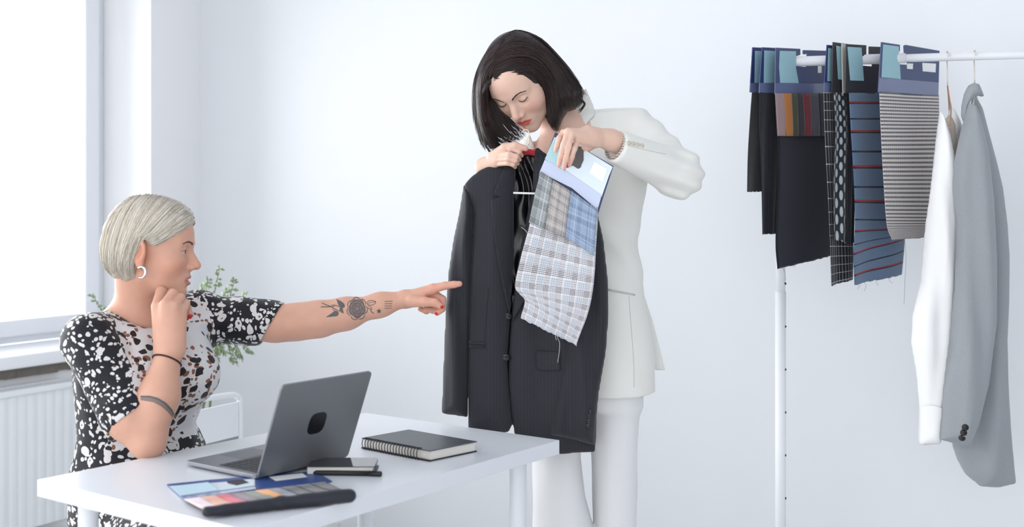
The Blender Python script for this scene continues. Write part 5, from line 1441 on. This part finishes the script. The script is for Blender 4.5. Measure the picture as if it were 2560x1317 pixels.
# hanging loose threads on the samples
fs = [o for o in bpy.data.objects if o.type == 'EMPTY' and o.name.startswith('fabric_sample')]
def by(txt): return [o for o in fs if txt in o['label']][0]
threads(by('black and white checked'), pH, [[(2262, 598), (2265, 640), (2263, 690), (2260, 760)], [(2222, 600), (2228, 606), (2232, 612)]], M_THD, .0004)
threads(by('blue fabric'), pG, [[(2150, 708), (2148, 716), (2144, 722)], [(2162, 706), (2165, 716), (2161, 728)], [(2190, 700), (2192, 708), (2196, 714)], [(2220, 694), (2226, 704), (2232, 708)]], M_THD, .0004)
threads(by('navy fabric'), pC, [[(1956, 665), (1962, 682), (1964, 700)], [(1985, 658), (1987, 664), (1984, 668)]], M_THD, .0005)
# ================================================================== laptop
M_ALU = mat('space_grey_aluminium', rgb(122, 124, 128), 0.42, metal=0.4)
M_ALUT = mat('grey_aluminium_deck', rgb(150, 152, 158), 0.40, metal=0.7)
M_KEY = mat('black_keys', rgb(52, 54, 60), 0.5); M_SCR = mat('dark_screen', rgb(10, 10, 14), 0.1); M_LOGO = mat('dark_mirror_mark', rgb(30, 31, 36), 0.25, metal=0.5)
zc = TZ + .013
La = PZ(463, 1151, zc); Lc = PZ(638, 1187, zc); Ld = PZ(880, 1137, zc)
u = Lc - La; u /= np.linalg.norm(u); v = np.array([-u[1], u[0], 0]); 
if v @ (Ld - Lc) < 0: v = -v
LD = np.linalg.norm(Lc - La); LW = (Ld - Lc) @ v
print('laptop', LD, LW)
lt = thing('laptop', 'open dark grey laptop seen from behind its lid', 'laptop', (La[0], La[1], TZ))
def rr_poly(w, h, r, n=6):
    out = []
    for cx, cy, a0 in ((w - r, h - r, 0), (r, h - r, 90), (r, r, 180), (w - r, r, 270)):
        for i in range(n + 1):
            a = math.radians(a0 + 90 * i / n); out.append((cx + r * math.cos(a), cy + r * math.sin(a)))
    return out
def lb(a, b, z): return La + u * a + v * b + np.array([0, 0, z - zc])
mb = MB(); mb.prism([lb(a, b, TZ + .0045) for a, b in rr_poly(LD, LW, .010)], (0, 0, .0085)); mb.build('base', M_ALUT, lt, bevel=.0012)
for a, b in ((.08, .08), (.08, .92), (.92, .08), (.92, .92)):
    mb = MB(); c_ = lb(LD * a, LW * b, TZ + .0035); mb.tube([c_ - [0, 0, .0030], c_ + [0, 0, .0012]], [.005, .006], seg=14); mb.build('foot', M_KEY, lt, True)
mb = MB(); mb.prism([lb(LD * .42, LW * .05, TZ + .0129), lb(LD * .94, LW * .05, TZ + .0129), lb(LD * .94, LW * .95, TZ + .0129), lb(LD * .42, LW * .95, TZ + .0129)], (0, 0, .0003)); mb.build('keyboard_bed', M_ALU, lt)
krow = LD * .52 / 6; kcol = LW * .9 / 14
for i in range(6):
    for j in range(14):
        if i == 0 and 4 <= j <= 8:
            if j != 4: continue
            j2 = 9
        else: j2 = j + 1
        a0 = LD * .94 - (i + 1) * krow if False else LD * .42 + i * krow
        mb = MB(); mb.prism([lb(a0 + .0012, LW * .05 + j * kcol + .0012, TZ + .0131), lb(a0 + krow - .0012, LW * .05 + j * kcol + .0012, TZ + .0131), lb(a0 + krow - .0012, LW * .05 + j2 * kcol - .0012, TZ + .0131), lb(a0 + .0012, LW * .05 + j2 * kcol - .0012, TZ + .0131)], (0, 0, .0012))
        mb.build('key', M_KEY, lt)
mb = MB(); mb.prism([lb(LD * .06, LW * .32, TZ + .0130), lb(LD * .38, LW * .32, TZ + .0130), lb(LD * .38, LW * .68, TZ + .0130), lb(LD * .06, LW * .68, TZ + .0130)], (0, 0, .0004)); mb.build('trackpad', M_ALU, lt)
# lid, leaning back
TL = np.array([703, 968.]); be = math.radians(21); LH = .205
ld = np.array([0, 0, 1]) * math.cos(be) + u * math.sin(be); ln = np.cross(v, ld); ln /= np.linalg.norm(ln)
if ln @ u < 0: ln = -ln
o_ = Lc + np.array([0, 0, -.004]) + u * .002
def lid(b, h, t): return o_ + v * b + ld * h + ln * t
mb = MB(); mb.prism([lid(b, h, 0) for b, h in rr_poly(LW, LH, .010)], ln * .0055); lido = mb.build('lid', M_ALU, lt, bevel=.0010)
mb = MB(); mb.prism([lid(b + .006, h + .008, -.0004) for b, h in rr_poly(LW - .012, LH - .014, .006)], ln * .0003); mb.build('screen', M_SCR, lt)
# dark rounded mark in the middle of the lid
c0 = (LW * .50, LH * .50); q = []
for i in range(40):
    a = 2 * math.pi * i / 40; ca, sa = math.cos(a), math.sin(a); r = (abs(ca) ** 3.2 + abs(sa) ** 3.2) ** (-1 / 3.2)
    q.append(lid(c0[0] + .0235 * r * ca, c0[1] + .0245 * r * sa, .0054))
mb = MB(); mb.prism(q, ln * .0006); mb.build('lid_mark', M_LOGO, lido)
mb = MB(); mb.tube([o_ + v * (LW * .12) - u * .001, o_ + v * (LW * .88) - u * .001], .0042, seg=12); mb.build('hinge', M_KEY, lt, True)

# ================================================================== wire-bound notebook
M_NBC = mat('dark_grey_cover', rgb(74, 80, 86), 0.4, spec=0.5); M_PG = mat('cream_pages', rgb(226, 222, 214), 0.85)
_g = NT(M_PG); _v, _x, _y, _z = _g.obj(); _g.base(_g.mix(_g.m('MULTIPLY', _g.band(_z, .0012, 0, .3), .5), rgb(230, 227, 220), rgb(186, 182, 176)))
M_BLK = mat('black_wire', rgb(22, 22, 26), 0.35); M_BC = mat('black_cover', rgb(26, 24, 28), 0.45)
zt = TZ + .024
na, nb, nc, nd = PZ(905, 1094, zt), PZ(1076, 1126, zt), PZ(1193, 1103, zt), PZ(1022, 1073, zt)
nc = nb + (nd - na)
nt_ = thing('notebook', 'black wire-bound notebook lying alone on the desk', 'notebook', na * [1, 1, 0] + np.array([0, 0, TZ]))
e1 = nb - na; e2 = nd - na
def nq(a, b, z): r = na + e1 * a + e2 * b; return np.array([r[0], r[1], z])
def slab(a0, a1, b0, b1, z0, z1, f=nq): m_ = MB(); m_.prism([f(a0, b0, z0), f(a1, b0, z0), f(a1, b1, z0), f(a0, b1, z0)], (0, 0, z1 - z0)); return m_
slab(0, 1, -.01, 1, zt - .0022, zt).build('cover', M_NBC, nt_, bevel=.0006); slab(0, 1, -.02, 1, TZ + .0006, TZ + .003).build('back_cover', M_BC, nt_, bevel=.0006)
slab(.015, .985, .03, .975, TZ + .003, zt - .0022).build('pages', M_PG, nt_)
n1 = e2 / np.linalg.norm(e2); k1_ = 20
for i in range(k1_):
    a = .05 + .80 * i / (k1_ - 1); c = nq(a, .005, (zt + TZ) / 2); R_ = (zt - TZ) / 2 + .0015; L = []
    for j in range(15):
        t = 0.25 + 2 * math.pi * 0.92 * j / 14; L.append(c + n1 * math.cos(t) * .010 + np.array([0, 0, math.sin(t) * R_]) + (e1 / np.linalg.norm(e1)) * .0008 * math.sin(j))
    for s_ in (-.0011, .0011):
        pass
    mb = MB(); mb.tube(L, .0011, seg=6); mb.build('ring', M_BLK, nt_, True)
# ================================================================== small notebook with a pen beside the laptop
M_GL = mat('glossy_black_cover', rgb(22, 22, 28), 0.10, coat=0.6)
z2_ = TZ + .0185
sa, sb, sd = PZ(768, 1166, z2_), PZ(936, 1166, z2_), PZ(782, 1143, z2_)
sn = thing('notebook', 'small black notebook with pale pages tucked beside the laptop lid', 'notebook', sa * [1, 1, 0] + np.array([0, 0, TZ]))
f1 = sb - sa; f2 = sd - sa
f2 = f2 * 0.98
def sq(a, b, z): r = sa + f1 * a + f2 * b; return np.array([r[0], r[1], z])
slab(0, 1, 0, 1, z2_ - .0016, z2_, sq).build('cover', M_GL, sn, bevel=.0006); slab(0, 1.02, -.02, 1, TZ + .0006, TZ + .0026, sq).build('back_cover', M_BC, sn, bevel=.0005)
slab(.0, .975, .03, .97, TZ + .0026, z2_ - .0016, sq).build('pages', M_PG, sn)
pen = thing('pen', 'black pen lying in front of the small black notebook', 'pen', PZ(870, 1186, TZ))
mb = MB(); pa = PZ(790, 1181, TZ + .0055); pb = PZ(920, 1183, TZ + .0055); pc = PZ(952, 1184.5, TZ + .0055)
mb.tube([PZ(783, 1181, TZ + .0055), pa, pb], [.0015, .0052, .0052], seg=14); mb.build('barrel', M_BC, pen, True)
mb = MB(); mb.tube([pb, pc, PZ(954, 1184.6, TZ + .0055)], [.0055, .0055, .0045], seg=14); mb.build('cap', M_BC, pen, True)
mb = MB(); mb.tube([PZ(905, 1178, TZ + .0118), PZ(930, 1179, TZ + .0118), PZ(941, 1160, TZ + .022), PZ(944, 1150, TZ + .024)], .0010, seg=6); mb.build('clip', M_BLK, pen, True)

# ================================================================== swatch book lying in front
def zp(px, py, z=TZ + .004): return PZ(px, py, z)
sbk = thing('swatch_book', 'fabric swatch card with coloured strips lying on the desk by the laptop', 'fabric swatch', zp(620, 1240, TZ))
def deskflat(name, poly, z, th, m, parent=sbk, bevel=0): mb = MB(); mb.prism([zp(x, y, z) for x, y in poly], (0, 0, th)); return mb.build(name, m, parent, bevel=bevel)
deskflat('card', [(417, 1213), (522, 1202), (640, 1192), (765, 1182), (808, 1192), (830, 1205), (700, 1225), (455, 1247)], TZ + .0008, .0024, mat('royal_blue_card', rgb(52, 78, 138), 0.4))
deskflat('card_face', [(423, 1215), (560, 1205), (637, 1196), (637, 1214), (452, 1240)], TZ + .0034, .0005, M_CARDL)
deskflat('label', [(424, 1216), (520, 1205), (545, 1225), (452, 1239)], TZ + .0042, .0004, mat('pale_blue_label', rgb(196, 224, 238), 0.35))
deskflat('white_label', [(672, 1192), (756, 1183), (768, 1192), (690, 1202)], TZ + .0036, .0005, M_WLAB)
deskflat('hook_hole', [(566, 1202), (606, 1198), (622, 1206), (592, 1213), (570, 1208)], TZ + .0040, .0004, mat('hole_shade2', rgb(60, 60, 70), 0.8))
deskflat('plastic_band', [(452, 1242), (637, 1216), (640, 1222), (460, 1249)], TZ + .0046, .0005, M_PLAS)
cols = [(228, 204, 212), (214, 150, 122), (204, 62, 84), (118, 88, 112), (100, 112, 104), (224, 150, 62), (112, 116, 132), (38, 40, 56), (30, 31, 42), (28, 28, 38)]
xb0 = [460, 502, 538, 570, 602, 636, 672, 696, 732, 770, 812]; xb1 = [505, 548, 588, 622, 655, 696, 720, 752, 790, 830, 858]
yb0 = lambda x: 1249 - (x - 460) * .123; yb1 = lambda x: 1272 - (x - 505) * .130
for i, c in enumerate(cols):
    A, Bq, Cq, Dq = (xb0[i], yb0(xb0[i])), (xb0[i + 1], yb0(xb0[i + 1])), (xb1[i + 1], yb1(xb1[i + 1])), (xb1[i], yb1(xb1[i]))
    V = []; n = 9
    for j in range(n):
        t = j / (n - 1); zq = TZ + .006 + .010 * t + .002 * math.sin(t * 7 + i)
        for kk in range(5):
            s_ = kk / 4; e = (np.array(A) * (1 - s_) + np.array(Bq) * s_) * (1 - t) + (np.array(Dq) * (1 - s_) + np.array(Cq) * s_) * t; V.append(zp(e[0], e[1], zq + .0006 * i))
    Fq = [(j * 5 + k, j * 5 + k + 1, (j + 1) * 5 + k + 1, (j + 1) * 5 + k) for j in range(n - 1) for k in range(4)]
    o = obj_from('colour_strip', V, Fq, mat('book_strip_%d' % i, rgb(*c), 0.7, sheen=0.3), sbk, True); m = o.modifiers.new('solid', 'SOLIDIFY'); m.thickness = .0015
# rolled navy cloth along the front, flat part under the strips
M_NV2 = mat('navy_roll', rgb(22, 25, 38), 0.6, sheen=0.1, bump=(900, 0.3, 0.0004))
deskflat('fabric', [(462, 1252), (812, 1208), (826, 1222), (850, 1240), (840, 1250), (520, 1284)], TZ + .0034, .0028, M_NV2)
def roll_f(p):
    a = zp(520, 1279, TZ + .0125); b = zp(700, 1257, TZ + .0125); c = zp(872, 1239, TZ + .0145)
    d = smin(fcap(p, a, b, .0105, .0115, (0, 0, 1), .95), cap(p, b, c, .0115, .0135), .006)
    return d + .0009 * vnoise(p, 130, 3)
lo, hi = bb([zp(515, 1279, TZ + .01), zp(700, 1257, TZ + .0125), zp(872, 1239, TZ + .0145)], .025); lo[2] = TZ + .0005
sdf_obj('fabric_roll', roll_f, lo, hi, .0025, M_NV2, sbk, it=2)

# ================================================================== tattoos on the seated woman's arms
M_TAT = mat('tattoo_ink', rgb(88, 88, 90), 0.6); M_TATG = mat('tattoo_shade', rgb(128, 112, 106), 0.6)
bt1 = bvh_of(body1)
def ink(polys, m, lift=.0006, step=2.5, name='tattoo'):
    VV, FF = [], []; n = 0
    for poly in polys:
        V, Fc = px_mesh(poly, step)
        for x, y in V:
            d = P(x, y, 1.0) - CAMP; h = bt1.ray_cast(Vector(CAMP), Vector(d).normalized())
            VV.append((np.array(h[0]) + np.array(h[1]) * lift) if h[0] is not None else P(x, y, 2.9))
        FF += [[i + n for i in f] for f in Fc]; n += len(V)
    return obj_from(name, VV, FF, m, p1, True)
def stroke(pts, w):
    L = spline(pts, max(6, len(pts) * 4)); T = np.gradient(L, axis=0); T /= np.linalg.norm(T, axis=1)[:, None] + 1e-9; N_ = np.stack([-T[:, 1], T[:, 0]], 1)
    ww = (np.full(len(L), w) * np.minimum(1, np.linspace(.5, 4, len(L))) * np.minimum(1, np.linspace(4, .5, len(L))))[:, None] if w > 1.2 else w
    return [tuple(p) for p in (L + N_ * ww / 2)] + [tuple(p) for p in (L - N_ * ww / 2)[::-1]]
S = lambda x, y: (660 + x / 4.704, 620 + y / 4.704)
def sc(pts): return [S(*p) for p in pts]
# swallow
cs = lambda q: [tuple(p) for p in spline(sc(q + q[:1]), 26)[:-1]]
ink([cs([(850, 600), (905, 625), (945, 660), (948, 690), (925, 705), (895, 700), (872, 660)]), cs([(725, 812), (790, 770), (830, 742), (862, 742), (880, 765), (862, 798), (800, 806)]),
     sc([(895, 700), (925, 705), (938, 770), (905, 755), (885, 730)])], M_TAT)
ink([stroke(sc([(676, 642), (730, 668), (790, 690), (850, 725), (890, 745)]), 1.9), stroke(sc([(664, 692), (720, 692), (780, 690), (840, 682)]), 1.9), stroke(sc([(790, 672), (840, 672), (885, 690)]), 1.7), stroke(sc([(800, 715), (835, 740), (850, 750)]), 1.5)], M_TAT)
# rose
ros = []
for k, (r, n) in enumerate(((28, 5), (52, 5), (80, 6), (108, 7))):
    for i in range(n):
        a0 = 2 * math.pi * i / n + k * .5; q = []
        for j in range(6):
            a = a0 + (2 * math.pi / n) * .92 * j / 5; rr_ = r * (1 + .14 * math.sin(math.pi * j / 5)) 
            q.append((1095 + rr_ * math.cos(a), 712 + rr_ * 1.08 * math.sin(a)))
        ros.append(stroke(sc(q), 1.7))
        if k: ros.append(stroke(sc([(1095 + (r - 4) * math.cos(a0), 712 + (r - 4) * math.sin(a0)), (1095 + (r - 20) * math.cos(a0 + .25), 712 + (r - 20) * math.sin(a0 + .25))]), 1.4))
ink(ros, M_TAT, step=4)
ink([sc([(1095 + 100 * math.cos(a) * (1 + .07 * math.sin(5 * a)), 708 + 112 * math.sin(a) * (1 + .07 * math.sin(5 * a))) for a in np.linspace(0, 2 * math.pi, 28, endpoint=False)])], M_TATG, lift=.0003, step=4)
ink([stroke(sc([(1205, 640), (1250, 618), (1315, 630), (1285, 665), (1230, 668), (1205, 640)]), 1.6), stroke(sc([(1215, 650), (1260, 640), (1310, 632)]), 1.2), stroke(sc([(1205, 700), (1250, 715), (1262, 745), (1295, 770)]), 1.8), stroke(sc([(1215, 670), (1265, 700), (1260, 730)]), 1.5)], M_TAT)
# star and bars
ink([sc([(1352 + (34 if i % 2 == 0 else 14) * math.sin(math.pi * i / 5), 740 - (34 if i % 2 == 0 else 14) * math.cos(math.pi * i / 5)) for i in range(10)])], M_TAT)
ink([sc([(1418, 628 + k * 27 - 5), (1512 - 4 * k, 624 + k * 27 - 5), (1512 - 4 * k, 624 + k * 27 + 4), (1418, 628 + k * 27 + 4)]) for k in range(4)], M_TATG)
# band round the forearm
ink([[(352, 990), (375, 990), (395, 996), (415, 1008), (428, 1024), (437, 1042), (434, 1048), (420, 1030), (404, 1016), (384, 1005), (352, 1000)]], M_TATG, step=3)
ink([[(352, 989), (375, 989), (395, 994.5), (415, 1006.5), (430, 1023), (438, 1040), (437, 1043), (426, 1026), (413, 1011), (394, 999), (374, 993), (352, 992.5)]], M_TAT, lift=.0009, step=3)

# ================================================================== chair behind, her seat and the plant
M_CH = mat('white_lacquer_steel', rgb(238, 241, 245), 0.35); M_MESH = mat('grey_mesh', rgb(150, 152, 156), 0.7)
_g = NT(M_MESH); _v, _x, _y, _z = _g.obj(); _g.base(_g.mix(_g.band(_g.m('ADD', _x, _y), .012, 0, .3), rgb(158, 160, 164), rgb(132, 134, 140)))
c1 = P(600, 1040, 3.62); dv = DW; sv = -NW
ch = thing('chair', 'white steel frame chair with a grey lower back panel, by the window wall', 'chair', c1 * [1, 1, 0])
cb = lambda t, s_, z: np.array([c1[0], c1[1], 0]) - dv * t + NW * s_ + np.array([0, 0, z])
zt_, zb_ = zz(982, 3.62), zz(1115, 3.62)
mb = MB(); mb.tube(spline([cb(0, 0, .02), cb(0, 0, .40), cb(0, 0, zt_ - .04), cb(.012, 0, zt_ - .012), cb(.045, 0, zt_), cb(.21, 0, zt_ + .004), cb(.375, 0, zt_), cb(.408, 0, zt_ - .012), cb(.42, 0, zt_ - .04), cb(.42, 0, .4), cb(.42, 0, .02)], 60), .0085, seg=10); mb.build('back_frame', M_CH, ch, True)
mb = MB(); mb.box((.01, -.004, zz(1088, 3.62)), (.41, .006, zz(1003, 3.62)), M=lambda p: cb(*p)); mb.build('back_panel', M_CH, ch, bevel=.002)
mb = MB(); mb.box((.01, -.002, zz(1120, 3.62)), (.41, .004, zz(1088, 3.62)), M=lambda p: cb(*p)); mb.build('lower_panel', M_MESH, ch)
mb = MB(); mb.box((.0, -.36, .43), (.42, -.0, .455), M=lambda p: cb(*p)); mb.build('seat', M_CH, ch, bevel=.01)
for t_ in (.02, .40): mb = MB(); mb.tube([cb(t_, -.34, .0), cb(t_, -.34, .44)], .0085, seg=10); mb.build('leg', M_CH, ch, True)
# the chair she sits on
fd = np.array([.72, -.70, 0]); fd /= np.linalg.norm(fd); sd_ = np.array([fd[1], -fd[0], 0]); hc_ = np.array([-.845, 2.835, 0])
sc_ = thing('chair', 'white chair under the seated woman, mostly hidden by her dress', 'chair', hc_)
cq = lambda a, b, z: hc_ + fd * a + sd_ * b + np.array([0, 0, z])
mb = MB(); mb.box((-.16, -.13, .40), (.17, .15, .43), M=lambda p: cq(*p)); mb.build('seat', M_CH, sc_, bevel=.01)
mb = MB(); mb.box((-.205, -.10, .50), (-.195, .10, .62), M=lambda p: cq(*p)); mb.build('backrest', M_CH, sc_, bevel=.004)
for a, b in ((-.14, -.11), (-.14, .13), (.15, -.11), (.15, .13)): mb = MB(); mb.tube([cq(a, b, 0), cq(a, b, .41)], .011, seg=10); mb.build('leg', M_CH, sc_, True)
for b in (-.08, .08): mb = MB(); mb.tube([cq(-.15, b, .42), cq(-.195, b, .57)], .010, seg=10); mb.build('back_post', M_CH, sc_, True)
# plant
M_LEAF = mat('plant_leaf', rgb(150, 172, 130), 0.5, spec=0.4); M_STEM = mat('plant_stem', rgb(120, 130, 90), 0.6); M_POT = mat('white_pot', rgb(238, 240, 242), 0.4); M_SOIL = mat('potting_soil', rgb(70, 58, 48), 0.95)
pl_c = P(470, 800, 3.95) * [1, 1, 0]
pt = thing('potted_plant', 'leafy green potted plant on the floor behind the seated woman', 'plant', pl_c)
mb = MB(); mb.tube([pl_c + [0, 0, 0], pl_c + [0, 0, .01], pl_c + [0, 0, .26], pl_c + [0, 0, .27], pl_c + [0, 0, .265], pl_c + [0, 0, .24]], [.09, .10, .135, .135, .125, .12], seg=32); mb.build('pot', M_POT, pt, True)
mb = MB(); mb.tube([pl_c + [0, 0, .225], pl_c + [0, 0, .245]], [.118, .118], seg=24); mb.build('soil', M_SOIL, pt)
rr = np.random.RandomState(9); lm = MB()
tgt = [(548, 672), (585, 700), (520, 700), (612, 735), (568, 720), (505, 720), (560, 880), (600, 890), (628, 880), (585, 905), (540, 860), (232, 738), (262, 770), (600, 800), (500, 760)]
for k, (tx, ty) in enumerate(tgt):
    top = P(tx, ty, 3.88 + .25 * rr.rand()); base = pl_c + np.array([rr.uniform(-.06, .06), rr.uniform(-.06, .06), .24])
    mid = (base + top) / 2 + np.array([0, 0, .12 + (.22 if ty > 790 else 0)]); pts = spline([base, mid, top], 26)
    mb = MB(); mb.tube(pts, np.linspace(.0035, .0012, 26), seg=6); mb.build('stem', M_STEM, pt, True)
    lm = MB()
    for i in np.arange(10, 25.6, 0.5):
        i0 = int(i); d = pts[min(i0 + 1, 25)] - pts[i0 - 1]; d /= np.linalg.norm(d) + 1e-9
        for s_ in (-1, 1):
            w = np.cross(d, [0, 0, 1]) + np.array([rr.uniform(-.3, .3), 0, rr.uniform(-.5, .4)]); w = w / (np.linalg.norm(w) + 1e-9) * s_
            dr = d * .6 + w; dr /= np.linalg.norm(dr); ll = .021 * rr.uniform(.7, 1.2); nn = np.cross(dr, d); nn /= np.linalg.norm(nn) + 1e-9; sw_ = np.cross(nn, dr) * ll * .26
            a = pts[i0] * (1 - (i - i0)) + pts[min(i0 + 1, 25)] * (i - i0); mpt = a + dr * ll * .5; e = a + dr * ll + np.array([0, 0, -.004])
            lm.add([a, mpt + sw_ + nn * .002, e, mpt - sw_ + nn * .002, mpt], [(0, 1, 4), (1, 2, 4), (2, 3, 4), (3, 0, 4)])
    lo_ = lm.build('leaves', M_LEAF, pt, True); m = lo_.modifiers.new('solid', 'SOLIDIFY'); m.thickness = .0006
